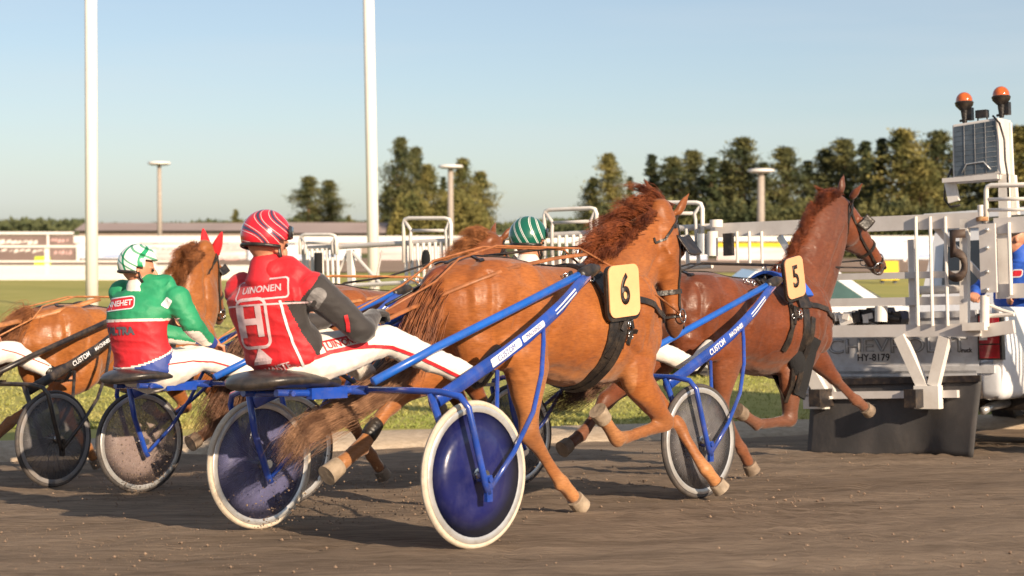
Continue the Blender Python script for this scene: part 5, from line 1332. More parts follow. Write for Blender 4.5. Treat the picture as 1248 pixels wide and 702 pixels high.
# --- rider with the dark green helmet
pd = dict(pelvis=V((-.42, 0, .88)), neck=V((-.50, 0, 1.33)), head=V((-.48, 0, 1.49)), face=V((1, 0, -.05)),
    sh=(V((-.50, .20, 1.24)), V((-.48, -.20, 1.24))), el=(V((-.25, -.28, 1.02)), V((-.25, .28, 1.02))), ha=(V((.0, -.13, 1.07)), V((0, .13, 1.07))),
    kn=(V((.0, -.22, .955)), V((.0, .22, .955))), an=(V((.42, -.36, .79)), V((.42, .36, .79))), toe=(V((.58, -.37, .95)), V((.58, .37, .95))),
    helmet='green', glove='black_cloth', jmats=('green_cloth',), collar='white_cloth', shoe='white_cloth')
q = R5.P(645, 299, 0); dq = V((q.x, 0, q.z)) - pd['head']
for k_ in ('pelvis', 'neck', 'head'): pd[k_] = pd[k_]+V((dq.x, 0, dq.z if k_ != 'pelvis' else 0))
pd['sh'] = tuple(p+V((dq.x, 0, dq.z)) for p in pd['sh']); pd['el'] = tuple(p+V((dq.x*.6, 0, dq.z*.5)) for p in pd['el'])
make_person(R5, pd, 'rider hidden behind horse six, only a dark green striped helmet above its back')
# --- rider at the left edge, only the leg in view
pl = dict(pelvis=V((-.46, 0, .88)), neck=V((-.56, 0, 1.33)), head=V((-.54, 0, 1.48)), face=V((1, 0, -.05)),
    sh=(V((-.56, .20, 1.24)), V((-.52, -.20, 1.24))), el=(V((-.27, -.28, 1.0)), V((-.27, .28, 1.0))), ha=(V((0, -.13, 1.05)), V((0, .13, 1.05))),
    kn=(P3(14, 428, -.24), V((.0, .22, .95))), an=(P3(58, 452, -.36), V((.40, .36, .79))), toe=(V((.62, -.37, .92)), V((.58, .37, .95))),
    helmet='red', jmats=('blue_cloth',), collar='white_cloth')
rp3, jk3, tr3, jt3, tt3, _, _ = make_person(R3, pl, 'rider at the left edge, only a white trousered leg with thin red piping in view')
onpx('trouser_stripe', dens([(2, 426), (20, 430), (40, 438), (60, 446)], 6), .006, 'red_cloth', tt3, tr3, rp3, R3, N6, 0)

# ------------------------------------------------------------------ reins (from the hands to the bits)
def reins(H, hands, m, sx, bit=.53):
    for s, hnd in zip((-1, 1), hands):
        ter = V((H.X(sx), s*.06, 1.46+H.dz)); b = H.hp(bit, s*.07, -.03)
        croup = V((H.X(.95), s*.05, 1.455+H.dz))
        obj('rein', MB().tube([hnd+V((.03, 0, .0)), hnd.lerp(croup, .45)+V((0, s*.02, .0)), V((H.X(.62), s*.09, 1.375+H.dz)), croup, ter, ter.lerp(b, .5)+V((0, s*.07, -.01)), b], .0065, 6), m, H.root)
reins(H6, pr['ha'], M['brown_leather'], 1.62); reins(H5, pd['ha'], M['leather'], 1.75); reins(H2, pg['ha'], M['orange_leather'], 1.7); reins(H3, pl['ha'], M['orange_leather'], 1.55)
def rein_px(H, rig, pts, wd, m, yl=-.2, name='long_rein'):
    out = []; nr = []
    for px, py in dens(pts, 6):
        r = ray(px, py); o_ = rig.I @ CO; d = (rig.I.to_3x3() @ r).normalized(); h = H.tree.ray_cast(o_, d)
        p = rig.P(px, py, yl)
        if h[0] is not None and h[0].x < 2.0: p = h[0]-d*.012
        out.append(p)
    for k in range(2): out = [out[0]]+[(out[i-1]+out[i]*2+out[i+1])/4 for i in range(1, len(out)-1)]+[out[-1]]
    obj(name, MB().strip(out, wd, .004, V((0, -1, .5))), M[m], H.root)
rein_px(H6, R6, [(462, 394), (500, 376), (560, 350), (620, 327), (680, 314), (722, 309)], .02, 'brown_leather', -.12)
rein_px(H3, R3, [(-8, 398), (30, 390), (80, 377), (122, 364)], .035, 'orange_leather', -.2)
rein_px(H2, R2, [(398, 372), (440, 366), (480, 358), (515, 350)], .022, 'orange_leather', -.2)
# whip-like second lines over the backs
for Hh, R_, pts in ((H6, P6, [(470, 372, .1), (520, 345, .1), (590, 312, .08), (650, 305, .06), (715, 300, .05)]), (H2, P2, [(395, 358, .0), (420, 345, .05), (470, 338, .05), (520, 322, .0), (560, 310, 0)])):
    obj('check_rein', MB().tube([R_(*p) for p in pts], .008, 6), M['leather'], Hh.root)

# ================================================================== starting gate truck
RT = Rig(3.15, 13.66, 40)
QT = lambda px, py, x=0.: RT.Q(px, py, x)
truck = rig_root('pickup_truck', RT, (1.5, 0, 0)); tag(truck, 'white pickup truck seen from its right rear corner, carrying the starting gate', 'truck')
def tp(name, mb, m, smooth=False, angle=None, label=None): return obj(name, mb, M[m], truck, smooth=smooth or bool(angle), angle=angle, label=label)
yR, yL, zb, zt = -.93, .93, .60, 1.13
tgL, tgR = .70, -.72
# bed side panels as bent sections (fleetside with rounded lower edge and wheel arch)
def side(sg, name='bed_side'):
    mb = MB(); secs = []
    prof = [(.0, 1.14), (.035, 1.15), (.06, 1.12), (.065, .95), (.08, .80), (.075, .62), (.05, .46), (.0, .42)]
    xs_ = [0.0, .03, .08, .3, .6, .95] + [1.45+.42*math.cos(a) for a in [PI-PI*k/10 for k in range(11)]] + [1.95, 2.05]
    rings = []
    for x in xs_:
        row = []
        for dy, z in prof:
            rd = -.03*(1-min(1, x/.08)) 
            if abs(x-1.45) <= .4201:
                zz = .36+math.sqrt(max(0, .42**2-(x-1.45)**2)); z = max(z, zz) if z < 1.0 else z
            row.append(V((x, sg*(.87+dy+rd), z)))
        rings.append(row)
    n = len(prof); vs = [p for r_ in rings for p in r_]; fs = []
    for i in range(len(rings)-1):
        for j in range(n-1): a = i*n+j; fs.append((a, a+1, a+n+1, a+n))
    fs.append(tuple(range(n)))
    mb.add(vs, fs); o = tp(name, mb, 'truckwhite', True, 35); md = o.modifiers.new('t', 'SOLIDIFY'); md.thickness = .03; md.offset = 1 if sg > 0 else -1
side(1); side(-1)
mb = MB().box((.02, (tgL+tgR)/2, (zb+zt)/2), (.03, (tgL-tgR)/2, (zt-zb)/2)); mb.box((-.018, (tgL+tgR)/2, zb+.03), (.012, (tgL-tgR)/2-.01, .022)).box((-.018, (tgL+tgR)/2, zt-.03), (.012, (tgL-tgR)/2-.01, .024))
tg = tp('tailgate', mb, 'truckgrey')
TN = V((-1, 0, 0)); TY = V((0, -1, 0)); TZ = V((0, 0, 1))
a, b = QT(1016, 418), QT(1172, 418)
wid = abs(a.y-b.y)
bmx = text2d('CHEVROLET', .17, .003); xsv = [v.co.x for v in bmx.verts]; k = (wid+.10)/(max(xsv)-min(xsv))
for v in bmx.verts: v.co.x *= k
M['tg_letter'] = mat('tailgate_letter_outline', (.27, .27, .28), .5)
q = decal('lettering', bmx, V((-.011, (a.y+b.y)/2, (QT(1090, 422).z))), TY, TZ, None, truck, M['tg_letter'], .001, 0, .004); q.parent = tg
bmx = text2d('CHEVROLET', .17, -.0035); 
for v in bmx.verts: v.co.x *= k
q = decal('lettering_face', bmx, V((-.011, (a.y+b.y)/2, (QT(1090, 422).z))), TY, TZ, None, truck, M['truckgrey'], .0055, 0, .002); q.parent = tg
c = QT(1065, 436, -.012)
pl_ = decal('licence_plate', poly2d(rrect(.30, .10, .01)), c, TY, TZ, None, truck, M['truckwhite' if False else 'greywhite'], .001, 0, .006); pl_.parent = tg
q = decal('lettering', text2d('HY-8179', .082, .001), c, TY, TZ, None, truck, M['ink'], .0085, 0, .001); q.parent = tg
c = QT(1176, 427, -.012); q = decal('badge', text2d('Truck', .05, .001), c, TY, TZ, None, truck, M['ink'], .001, 0, .002); q.parent = tg
for sg in (1, -1):
    y0 = (-.73 if sg < 0 else .73); z0, z1 = .735, 1.10
    lp = tp('tail_light', MB().box((-.005, y0+sg*.10, (z0+z1)/2), (.03, .10, (z1-z0)/2), taper=.99), 'leather'); 
    mb = MB()
    for i in range(3):
        for j in range(1): mb.box((-.035, y0+sg*.10, z0+.065+.115*i), (.012, .082, .052))
    q = tp('lens', mb, 'lamp_red', True, 30); q.parent = lp
    q = tp('reversing_lens', MB().box((-.045, y0+sg*.055, z0+.19), (.008, .032, .035)), 'greywhite'); q.parent = lp
    o = tp('corner_panel', MB().box((.20, y0+sg*.085, .575), (.215, .118, .158)), 'truckwhite', True)
    bv_ = o.modifiers.new('b', 'BEVEL'); bv_.width = .075; bv_.segments = 5; bv_.limit_method = 'NONE'
tp('bed_floor', MB().box((1.0, 0, .66), (1.03, .86, .03)).box((2.03, 0, .9), (.02, .86, .26)), 'truckgrey')
tp('chassis', MB().box((1.8, .42, .45), (2.4, .05, .07)).box((1.8, -.42, .45), (2.4, .05, .07)).box((.96, 0, .36), (.06, .8, .06)).box((-.05, 0, .50), (.06, .75, .07)), 'blackmetal')
tp('exhaust_pipe', MB().tube([(.9, -.55, .36), (.4, -.62, .35), (.1, -.70, .33)], .035, 12), 'alloy', True)
for x in (1.45, 4.15):
    for sg in (1, -1):
        wv = tp('wheel', MB().lathe([(.10, -.10), (.20, -.11), (.235, -.09), (.235, .09), (.20, .11), (.10, .10)], (x, sg*.80, .37), V((0, 1, 0)), 28), 'alloy', True, 40)
        q = tp('tyre', MB().lathe([(.235, -.10), (.29, -.115), (.35, -.11), (.37, -.08), (.37, .08), (.35, .11), (.29, .115), (.235, .10)], (x, sg*.80, .37), V((0, 1, 0)), 40), 'tyre_dark', True, 40); q.parent = wv
        q = tp('hub', MB().ball((x, sg*.89, .37), (.07, .03, .07)), 'alloy', True); q.parent = wv
        tp('wheel_arch', MB().lathe([(.415, -.14), (.425, -.14), (.425, .10), (.415, .10)], (x, sg*.80, .37), V((0, 1, 0)), 36), 'blackmetal', True, 40)
# cab
def cabsec(x, w, z): return [V((x, -w, z)), V((x, w, z))]
mb = MB()
cabp = [(2.10, .86, .60), (2.10, .88, 1.15), (2.18, .84, 1.30), (2.30, .74, 1.92), (2.42, .72, 2.0)]
fr_ = [(4.0, .88, .60), (4.05, .88, 1.15), (3.95, .84, 1.30), (3.45, .74, 1.92), (3.32, .72, 2.0)]
vs = []
for (x, w_, z), (x2, w2, z2) in zip(cabp, fr_): vs += [V((x, -w_, z)), V((x, w_, z)), V((x2, w2, z2)), V((x2, -w2, z2))]
fs = []
for i in range(4):
    o_ = i*4
    for j in range(4): fs.append((o_+j, o_+(j+1) % 4, o_+4+(j+1) % 4, o_+4+j))
fs += [(0, 3, 2, 1), (16, 17, 18, 19)]
tp('cab', MB().add(vs, fs), 'truckwhite', True, 25)
tp('rear_window', MB().box((2.215, 0, 1.60), (.015, .62, .22), Matrix.Rotation(math.radians(11), 3, 'Y')), 'glass')
for sg in (1, -1): tp('side_window', MB().add([(2.45, sg*.855, 1.33), (3.82, sg*.855, 1.33), (3.40, sg*.755, 1.88), (2.5, sg*.755, 1.88)], [(0, 1, 2, 3)] if sg > 0 else [(3, 2, 1, 0)]), 'glass')
tp('windscreen', MB().add([(4.0, -.78, 1.30), (4.0, .78, 1.30), (3.52, .68, 1.88), (3.52, -.68, 1.88)], [(0, 1, 2, 3)]), 'glass')
mb = MB(); mb.loft([((4.0, 0, .86), .30, .90), ((4.5, 0, .85), .29, .90), ((4.95, 0, .80), .25, .87), ((5.1, 0, .74), .20, .80)], n=24, sq=.55); tp('bonnet', mb, 'truckwhite', True, 40)
tp('front_bumper', MB().box((5.18, 0, .52), (.08, .88, .11)), 'alloy')
for sg in (1, -1):
    tp('door_mirror', MB().box((3.75, sg*1.02, 1.38), (.05, .11, .14)).tube([(3.75, sg*.86, 1.3), (3.75, sg*1.0, 1.33)], .02, 8), 'blackmetal', True, 40)
    tp('headlight', MB().box((5.13, sg*.66, .80), (.03, .16, .08)), 'glass')
    tp('door', MB().box((3.2, sg*.895, .92), (.62, .008, .26)), 'truckwhite')
# roof rack style box roof above the bed edge, seen flat behind the gate
tp('cab_roof_panel', MB().add([QT(1113, 249, 2.1), QT(1113, 249, 3.1)+V((0, 0, .0)), V((3.1, -.95, QT(1113, 249, 2.1).z)), V((2.1, -.95, QT(1113, 249, 2.1).z))] + [p+V((0, 0, .07)) for p in (QT(1113, 249, 2.1), QT(1113, 249, 3.1)*1, V((3.1, -.95, QT(1113, 249, 2.1).z)), V((2.1, -.95, QT(1113, 249, 2.1).z)))], [(3, 2, 1, 0), (4, 5, 6, 7), (0, 1, 5, 4), (1, 2, 6, 5), (2, 3, 7, 6), (3, 0, 4, 7)]) if False else MB().box((2.75, 0, 2.06), (.55, .80, .035)), 'truckwhite')

# rubber flap
XG = -.40
fl = rig_root('rubber_flap', RT, (XG, 0, .4)); tag(fl, 'wide scuffed black rubber mudflap hanging across the rear of the truck', 'mudflap')
tl, tr_, bl, br = QT(990, 466, XG+.05), QT(1197, 461, XG+.05), QT(985, 557, XG+.05), QT(1187, 557, XG+.05)
rings = []
NX = 30
for j in range(13):
    v = j/12; row = []
    for i in range(NX+1):
        u = i/NX; p = tl.lerp(tr_, u).lerp(bl.lerp(br, u), v)
        p = V((p.x+.05*noise.noise(V((u*5, v*1.5, 1)))*v-.05*math.sin(u*7)*v*v, p.y, p.z+.012*v*math.sin(u*9+1)))
        row.append(p)
    rings.append(row)
vs = [p for r_ in rings for p in r_]; fs = [(j*(NX+1)+i, j*(NX+1)+i+1, (j+1)*(NX+1)+i+1, (j+1)*(NX+1)+i) for j in range(12) for i in range(NX)]
o = obj('flap', MB().add(vs, fs), M['rubber'], fl); o.modifiers.new('t', 'SOLIDIFY').thickness = .012
obj('holding_strip', MB().bar(tl+V((-.03, 0, 0)), tr_+V((-.03, 0, -.0)), .02, .05), M['blackmetal'], fl, smooth=False)

# starting gate: frame, left wing, right wing
gate = rig_root('starting_gate', RT, (XG, 0, 1.0)); tag(gate, 'white barred starting gate with wings spread behind the truck, numbered 5', 'starting gate')
def gb(name, a, b, wpx, m='greywhite', dep=.05, parent=None):
    a = QT(*a, XG) if len(a) == 2 else QT(a[0], a[1], a[2]); b = QT(*b, XG) if len(b) == 2 else QT(b[0], b[1], b[2])
    o = obj(name, MB().bar(a, b, dep, wpx/155, up=V((0, 0, 1)) if abs((b-a).normalized().z) < .8 else V((0, 1, 0))), M[m], gate, smooth=False)
    if parent: o.parent = parent
    return o
def bar_v(name, px0, py0, px1, py1, wm, dm, m='offwhite', x=XG, n=8, rnd=True):
    a, b = QT(px0, py0, x), QT(px1, py1, x)
    if rnd: return obj(name, MB().tube([a, b], wm/2, n), M[m], gate, angle=40)
    return obj(name, MB().bar(a, b, wm, dm, up=V((1, 0, 0))), M[m], gate, smooth=False)
gb('top_beam', (868, 281), (1195, 268), 18)
gb('lower_beam', (1000, 404), (1196, 402), 15)
gb('mid_rail', (1000, 338), (1176, 334), 8)
gb('mid_rail', (1003, 369), (1176, 366), 10)
for px_ in (1116, 1133.5, 1152): bar_v('vertical_bar', px_, 264, px_+3, 397, .028, .02, x=XG-.045)
for px_ in (898, 913, 928): bar_v('vertical_bar', px_, 282, px_+1, 322, .026, .02, x=XG-.045)
bar_v('post', 1176, 267, 1176, 396, .065, .05, rnd=False)
bar_v('post', 1111, 292, 1114, 396, .05, .05, rnd=False, x=XG+.03, m='greywhite')
bar_v('brace', 1136, 272, 1200, 342, .045, .03, rnd=False, x=XG+.05, m='greywhite')
bar_v('brace', 950, 288, 975, 330, .05, .03, rnd=False, x=XG+.05, m='alloy')
# lower supports
for a_, b_ in (((1097, 410), (1132, 486)), ((1152, 411), (1138, 470))): bar_v('support', *a_, *b_, .088, .06, rnd=False, x=XG-.02)
bar_v('support', 987, 452, 1008, 490, .11, .06, rnd=False, x=XG-.02); bar_v('support', 1003, 452, 1016, 482, .07, .05, rnd=False, x=XG+.03, m='greywhite')
gb('foot_bar', (1000, 482, XG+.02), (1168, 480, XG+.02), 9)
for x0, x1, y0, y1 in ((1117, 1146, 470, 498), (982, 1008, 484, 498)):
    a, b = QT(x0, y1, XG-.03), QT(x1, y0, XG-.03); obj('foot_block', MB().box((a+b)/2, (.04, abs(a.y-b.y)/2, abs(a.z-b.z)/2)), M['offwhite'], gate, smooth=False)
# the dark number five
c = QT(1168, 315, XG-.07); bmx = text2d('5', .56, .008)
for v in bmx.verts: v.co.x *= .68
decal('number', bmx, c, TY, TZ, None, gate, mat('number_brown', (.07, .045, .035), .6, dirt=.3), 0, 0, .012)
# hinge column, bolts
c0, c1 = QT(1196, 357, XG-.06), QT(1213, 272, XG-.06)
hp_ = obj('hinge_plate', MB().box((c0+c1)/2, (.012, abs(c0.y-c1.y)/2, abs(c0.z-c1.z)/2)), M['greywhite'], gate, smooth=False)
for py_ in (280, 302, 331, 353):
    c = QT(1203, py_, XG-.085); q = obj('bolt', MB().ball(c, (.012, .018, .018), n=8), M['alloy'], gate); q.parent = hp_
bar_v('hinge_tube', 1200, 360, 1200, 398, .07, .07, n=14, x=XG-.03)
bar_v('hinge_pin', 1195.5, 250, 1196, 264, .055, .05, n=12)
obj('latch', MB().box(QT(1188, 398, XG-.06), (.03, .09, .03)).tube([QT(1205, 371, XG), QT(1220, 378, XG), QT(1234, 382, XG)], .014, 8).tube([QT(1205, 385, XG), QT(1236, 383, XG)], .016, 8), M['offwhite'], gate, angle=40)
obj('hinge_rust_ring', MB().lathe([(.03, -.015), (.045, -.015), (.045, .015), (.03, .015)], QT(1197, 267, XG-.02), TZ, 16), mat('rusty_metal', (.25, .09, .03), .8, rgb2=(.4, .25, .12), scale=30), gate, angle=40)
bar_v('hinge_arm', 1196, 404, 1236, 398, .10, .04, m='greywhite', rnd=False, x=XG+.02)
# left wing: long rail with slats, truss and hoops
def rail_at(px): return lerp(303, 276, (px-372)/(868-372))
obj('wing_rail', MB().tube([QT(372, 303, XG), QT(868, 276, XG)], .028, 10), M['greywhite'], gate, angle=40)
def slats(x0, x1, n, h=46, m='offwhite'):
    for i in range(n):
        px_ = lerp(x0, x1, i/(n-1)); bar_v('slat', px_, rail_at(px_)+1, px_+1.5, rail_at(px_)+h, .034, .02, m, x=XG-.03)
slats(374, 411, 7); slats(494, 545, 8); slats(655, 725, 9); slats(745, 850, 9)
obj('wing_bottom_rail', MB().tube([QT(374, 351, XG), QT(868, 324, XG)], .022, 8), M['offwhite'], gate, angle=40)
bar_v('wing_post', 371.5, 304, 373, 350, .06, .04, m='greywhite', rnd=False); bar_v('wing_post', 427, 305, 429, 352, .07, .05, rnd=False)
bar_v('wing_brace', 429, 307, 466, 348, .035, .03, m='greywhite'); bar_v('wing_brace', 424, 307, 404, 352, .03, .03, m='greywhite'); bar_v('wing_brace', 466, 305, 456, 352, .02, .02, m='greywhite')
for px_, h_ in ((388, 44), (868, 0)):
    if h_: bar_v('padded_post', px_, rail_at(px_)+6, px_, rail_at(px_)+h_, .09, .05, m='wool', x=XG-.08, n=10)
def hoop(x0, x1, top, mid, bot, slope=.0):
    def q(px, py, x=XG-.05): return QT(px, py+slope*(px-x0), x)
    R_ = .019
    obj('hoop', MB().tube([q(x0, bot), q(x0, top+6), q(x0+1.5, top+1.5), q(x0+6, top), q(x1-7, top), q(x1-2, top+1.5), q(x1, top+7), q(x1, bot)], R_, 10), M['offwhite'], gate)
    ins = (x1-x0)*.16
    obj('hoop_inner', MB().tube([q(x0+1, top+3), q(x0+ins, mid), q(x0+ins-1, mid+8), q(x0+ins-1, bot)], R_*.9, 8).tube([q(x1-1, top+3), q(x1-ins*.7, mid), q(x1-ins*.6, mid+8), q(x1-ins*.5, bot)], R_*.9, 8).tube([q(x0+ins, mid), q(x1-ins*.7, mid)], R_*.8, 8), M['greywhite'], gate)
hoop(492, 549.5, 266, 281, 320); hoop(663.5, 727, 256, 272, 312, -.04); hoop(772, 856, 247, 260, 305, -.0); hoop(366, 410, 286, 296, 310)
obj('hoop', MB().tube([QT(1202, 272, XG), QT(1202, 232, XG), QT(1203.5, 227.5, XG), QT(1208, 226, XG), QT(1262, 225, XG), QT(1266, 228, XG), QT(1266, 268, XG)], .019, 10).tube([QT(1202, 243, XG), QT(1266, 242, XG)], .014, 8).tube([QT(1203, 256, XG), QT(1266, 255, XG)], .014, 8), M['offwhite'], gate)
# small fittings between the wing and the truck
for px_, y0_, y1_, w_, mm in ((873, 268, 277, .11, 'offwhite'), (868.5, 282, 312, .09, 'offwhite'), (856, 285, 310, .09, 'alloy'), (845, 294, 312, .06, 'alloy')): bar_v('shock_cylinder', px_, y0_, px_, y1_, w_, w_, mm, x=XG-.1, n=14)
a, b = QT(883, 312, XG-.12), QT(893, 284, XG-.12); obj('dark_plate', MB().box((a+b)/2, (.02, abs(a.y-b.y)/2, abs(a.z-b.z)/2)), M['leather'], gate, smooth=False)
a, b = QT(514, 326, XG-.12), QT(524, 306, XG-.12); obj('round_pad', MB().ball((a+b)/2, (.03, abs(a.y-b.y)/2, abs(a.z-b.z)/2*1.3)), M['wool'], gate)
# machinery on the lower beam
mb = MB()
for i in range(16):
    px_ = random.uniform(1004, 1062); c = QT(px_, random.uniform(383, 392), XG+.12+random.uniform(-.05, .08)); mb.box(c, (.05, random.uniform(.02, .06), random.uniform(.02, .05)), Matrix.Rotation(random.uniform(-.4, .4), 3, 'X'))
obj('gate_linkage', mb, M['offwhite'], gate, smooth=False)
mb = MB()
for i in range(14):
    px_ = random.uniform(1030, 1104); c = QT(px_, random.uniform(380, 392), XG+.16+random.uniform(-.04, .1)); mb.box(c, (.06, random.uniform(.03, .09), random.uniform(.02, .05)), Matrix.Rotation(random.uniform(-.4, .4), 3, 'X'))
mb.tube([QT(1015, 392, XG+.1), QT(1050, 386, XG+.1), QT(1098, 389, XG+.1)], .03, 10)
obj('gate_motor', mb, M['leather'], gate, smooth=False)
obj('actuator', MB().tube([QT(1074, 392, XG+.02), QT(1074, 373, XG+.02)], .05, 14), M['offwhite'], gate, angle=40)
obj('tube_rail', MB().tube([QT(1116, 354, XG+.1), QT(1176, 352, XG+.1)], .035, 12), M['offwhite'], gate, angle=40)
# right wing, running on towards the camera side and out of the frame
wy0 = QT(1213, 275, XG).y; wz0, wz1 = QT(1225, 355, XG).z, QT(1225, 275, XG).z
def wy(t): return wy0-t
for z_, hh_ in ((wz1, .06), (wz0, .055)): obj('wing_beam', MB().box((XG, wy(2.6), z_), (.03, 2.6, hh_)), M['greywhite'], gate, smooth=False)
src = None
for i in range(22):
    y_ = wy(.13+.235*i); o = obj('slat', MB().tube([(XG-.05, y_, wz0-.03), (XG-.05, y_, wz1+.02)], .015, 8), M['offwhite'], gate, angle=40) if src is None else src.copy()
    if src is None: src = o
    else: COL.objects.link(o); o.location = (0, y_-(wy(.13)), 0)
obj('wing_end_frame', MB().box((XG+.02, wy(.06), (wz0+wz1)/2), (.02, .05, (wz1-wz0)/2)), M['offwhite'], gate, smooth=False)
# padded wind screens low on the outer part of the right wing
sc_ = obj('wing_screen', MB().box((XG, wy(3.5), wz0-.40), (.015, 1.75, .32)), M['rubber'], gate, smooth=False)

# lamp box with beacons on its mast
lb = rig_root('lamp_box', RT, (-.1, -.75, 1.1)); tag(lb, 'grey box lamp with ribbed dark glass standing above the gate', 'floodlight')
XB = -.15
def lq(px, py, x=XB): return QT(px, py, x)
A, B, C_, D = lq(1160, 152), lq(1217, 143), lq(1219, 212), lq(1161, 219)
def hexa(p, dp, mi=0):
    n_ = (p[1]-p[0]).cross(p[3]-p[0]).normalized(); n_ = n_ if n_.x > 0 else -n_
    q = [a+n_*dp for a in p]; return MB().add(p+q, [(0, 1, 2, 3), (7, 6, 5, 4), (0, 4, 5, 1), (1, 5, 6, 2), (2, 6, 7, 3), (3, 7, 4, 0)], mi), n_
hx, bn = hexa([A, B, C_, D], .24); ho_ = obj('housing', hx, M['greywhite'], lb, smooth=False); md = ho_.modifiers.new('b', 'BEVEL'); md.width = .012; md.segments = 2
cc = (A+B+C_+D)/4; gl = [cc+(p-cc)*.90-bn*.004 for p in (A, B, C_, D)]
gx_, _ = hexa([p-bn*.004 for p in gl], .002); q = obj('glass', gx_, M['screen'], lb, smooth=False); q.parent = ho_
mb = MB()
for i in range(3, 12, 3):
    u = i/12; a, b = gl[0].lerp(gl[1], u)-bn*.008, gl[3].lerp(gl[2], u)-bn*.008; mb.tube([a, b], .0014 if i % 3 else .0022, 4)
for i in range(1, 10):
    u = i/10; a, b = gl[0].lerp(gl[3], u)-bn*.008, gl[1].lerp(gl[2], u)-bn*.008; mb.tube([a, b], .0010, 4)
q = obj('glass_ribs', mb, M['tg_letter'], lb); q.parent = ho_
mb = MB().tube([gl[3].lerp(gl[2], .2).lerp(gl[0], .05)-bn*.012, gl[3].lerp(gl[2], .3).lerp(gl[0].lerp(gl[1], .3), .22)-bn*.012, gl[3].lerp(gl[2], .7).lerp(gl[0].lerp(gl[1], .7), .22)-bn*.012, gl[3].lerp(gl[2], .85).lerp(gl[1], .05)-bn*.012], .006, 6); q = obj('handle', mb, M['alloy'], lb); q.parent = ho_
def bv(name, p0, p1, wm, dm, m, x=XB+.08): return obj(name, MB().bar(lq(*p0, x), lq(*p1, x), dm, wm, up=V((0, 1, 0)) if abs(p0[0]-p1[0]) < abs(p0[1]-p1[1]) else V((0, 0, 1))), M[m], lb, smooth=False)
bv('mast', (1224, 214), (1225, 300), .075, .06, 'offwhite'); bv('mast', (1234, 214), (1238, 262), .05, .05, 'offwhite', XB+.14)
bv('shelf', (1155, 221), (1222, 216), .035, .20, 'greywhite'); bv('bracket', (1158, 222), (1163, 246), .09, .03, 'offwhite')
bv('side_flange', (1228, 150), (1231, 214), .06, .03, 'offwhite', XB+.2)
obj('cable', MB().tube([lq(1210, 141), lq(1218, 150, XB-.02), lq(1224, 170, XB-.02), lq(1225, 195, XB-.02), lq(1228, 214, XB), lq(1229, 240, XB)], .008, 6).tube([lq(1160, 205, XB+.1), lq(1152, 225, XB+.1), lq(1151, 243, XB+.1), lq(1158, 252, XB+.1), lq(1170, 250, XB+.1)], .009, 6), M['leather'], lb)
q = obj('small_lamp', MB().box(lq(1197, 139, XB+.1), (.03, .045, .03)).tube([lq(1191, 135, XB+.1), lq(1203, 134, XB+.1), lq(1203, 148, XB+.1)], .006, 6).tube([lq(1191, 135, XB+.1), lq(1192, 148, XB+.1)], .006, 6), M['leather'], lb, smooth=False)
for px_, py_, lab in ((1175, 124, 'amber rotating beacon, left one on top of the lamp box'), (1220, 117, 'amber rotating beacon, right and higher one on top of the lamp box')):
    c = lq(px_, py_, XB+.1); bc = rig_root('beacon', RT, c+V((0, 0, -.17))); tag(bc, lab, 'beacon', 'amber beacons on the lamp box')
    obj('dome', MB().ball(c+V((0, 0, .005)), (.066, .066, .072), n=20), M['amber'], bc)
    obj('base', MB().lathe([(.001, -.07), (.035, -.068), (.066, -.035), (.074, -.008), (.068, .0), (.001, .0)], c, TZ, 20), M['leather'], bc, angle=40)
    obj('stem', MB().tube([c+V((0, 0, -.05)), c+V((0, 0, -.17))], [.032, .018], 12).box(c+V((.02, -.04, -.10)), (.025, .02, .05)).tube([c+V((0, -.06, -.14)), c+V((0, .04, -.15))], .010, 6), M['leather'], bc, angle=40)

# starter sitting in the bed, seen through the bars
cs = dict(pelvis=V((.95, -.62, .86)), neck=V((1.03, -.60, 1.36)), head=V((.98, -.58, 1.50)), face=V((-.5, .85, -.25)), bulk=1.15,
    sh=(V((1.12, -.40, 1.27)), V((1.0, -.80, 1.27))), el=(V((.86, -.86, 1.06)), V((1.0, -.22, 1.08))), ha=(V((.66, -.70, 1.02)), V((.78, -.30, 1.05))),
    kn=(V((.52, -.66, .98)), V((.55, -.40, .98))), an=(V((.45, -.64, .74)), V((.45, -.40, .74))), toe=(V((.22, -.6, .72)), V((.22, -.4, .72))),
    jmats=('royal_cloth',), collar='royal_cloth', tmat='black_cloth')
hh_ = QT(1232, 292, .9); dd_ = hh_-cs['head']; dd_ = V((0, dd_.y, dd_.z))
for k_ in ('pelvis', 'neck', 'head'): cs[k_] = cs[k_]+V((0, dd_.y, dd_.z*(k_ != 'pelvis')))
for k_ in ('sh', 'el', 'ha'): cs[k_] = tuple(p+dd_ for p in cs[k_])
for k_ in ('kn', 'an', 'toe'): cs[k_] = tuple(p+V((0, dd_.y, 0)) for p in cs[k_])
ps_, jks, _, jts, _, hst, HRs = make_person(RT, cs, 'man in royal blue jacket sitting behind the gate bars on the truck', off=(.95, -.6, .7))
obj('cap', MB().loft([(hst(0, 0, .05), .105, .086), (hst(0, 0, .10), .10, .083), (hst(-.01, 0, .135), .06, .05)], lat=HRs @ V((0, 1, 0)), n=20).box(hst(.125, 0, .065), (.05, .06, .006), HRs), mat('brown_hair_cap', (.03, .018, .012), .8), ps_)
c_ = QT(1235, 333, .75); q = decal('chest_badge', poly2d(rrect(.09, .06, .02)), c_, TY, TZ, jts, ps_, M['redg_cloth'], .004, .02); q.parent = jks
q = decal('chest_badge_ring', frame2d(.10, .07, .025, .01), c_, TY, TZ, jts, ps_, M['white_print'], .005, .02); q.parent = jks

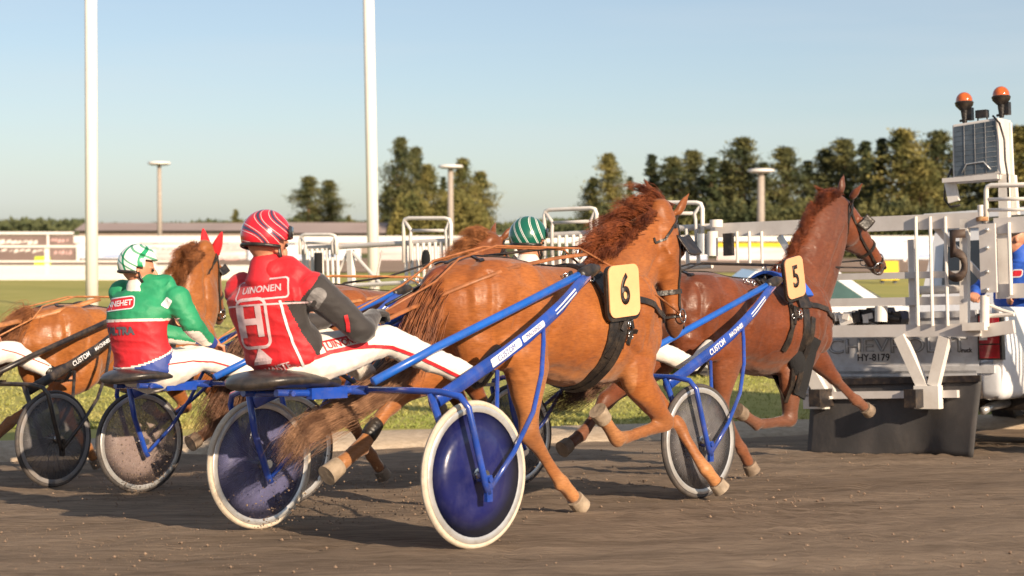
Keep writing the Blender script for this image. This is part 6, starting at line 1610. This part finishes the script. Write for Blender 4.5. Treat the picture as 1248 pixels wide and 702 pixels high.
# ------------------------------------------------------------------ parked car on the infield behind
d = 23; c0 = W(979, 349, d); car = empty('parked_car', (c0.x, d, .05)); tag(car, 'white car on the infield grass glimpsed under the neck of horse five', 'car'); car.rotation_euler.z = math.radians(0)
gz_ = 0
def cp(name, mb, m, sm_=True, parent=None):
    o = obj(name, mb, M[m], None, smooth=sm_, angle=35); o.parent = parent or car; return o
zt_ = W(1028, 329, d).z-.05; zw0, zw1 = W(1028, 362, d).z-.05, W(1028, 337, d).z-.05
mb = MB(); prof = [(-2.2, .45), (-2.25, .75), (-2.1, .86), (-1.25, .93), (.95, .96), (2.0, .86), (2.2, .70), (2.22, .42)]
vs = [(x, y, z) for y in (-.82, .82) for x, z in prof]+[(-2.2, -.82, .25), (2.2, -.82, .25), (-2.2, .82, .25), (2.2, .82, .25)]
n = len(prof); fs = [(i, i+1, i+1+n, i+n) for i in range(n-1)]+[tuple(range(n))+(17, 16), tuple(range(2*n-1, n-1, -1))+(18, 19), (16, 17, 19, 18), (0, 16, 18, n), (n-1, 2*n-1, 19, 17)]
cp('body', MB().add(vs, fs), 'truckwhite')
tz = zt_; vs = []
for y, k in ((-.80, 1), (.80, 1)): vs += [(-1.35, y, .92), (-.75, y*.84, tz), (.35, y*.84, tz), (1.0, y, .95)]
cp('roof', MB().add(vs, [(0, 1, 2, 3), (7, 6, 5, 4), (1, 5, 6, 2), (0, 4, 5, 1), (3, 2, 6, 7)]), 'truckwhite')
for sg in (-1, 1):
    def s_(x, z): 
        k = (z-.92)/(tz-.92); return (x, sg*(.81-.13*k+.004), z)
    cp('side_window', MB().add([s_(-1.12, .98), s_(-.66, tz-.07), s_(-.25, tz-.07), s_(-.25, .98)], [(0, 1, 2, 3)]), 'greenglass', False)
    cp('side_window', MB().add([s_(-.15, .98), s_(-.15, tz-.07), s_(.26, tz-.07), s_(.76, .98)], [(0, 1, 2, 3)]), 'greenglass', False)
    for x in (-1.35, 1.38):
        wq = cp('wheel', MB().lathe([(.001, -.1), (.19, -.1), (.2, -.06), (.2, .1), (.001, .1)], (x, sg*.74, .30), V((0, 1, 0)), 20), 'alloy'); cp('tyre', MB().lathe([(.2, -.1), (.3, -.09), (.31, 0), (.3, .09), (.2, .1)], (x, sg*.74, .30), V((0, 1, 0)), 24), 'tyre_dark', parent=wq)
    cp('headlight', MB().box((2.2, sg*.55, .68), (.03, .18, .07)), 'glass', False); cp('tail_light', MB().box((-2.24, sg*.6, .72), (.03, .14, .07)), 'lamp_red', False)
cp('windscreen', MB().add([(.42, -.62, tz-.05), (.42, .62, tz-.05), (1.03, .72, .98), (1.03, -.72, .98)], [(0, 1, 2, 3)]), 'greenglass', False)
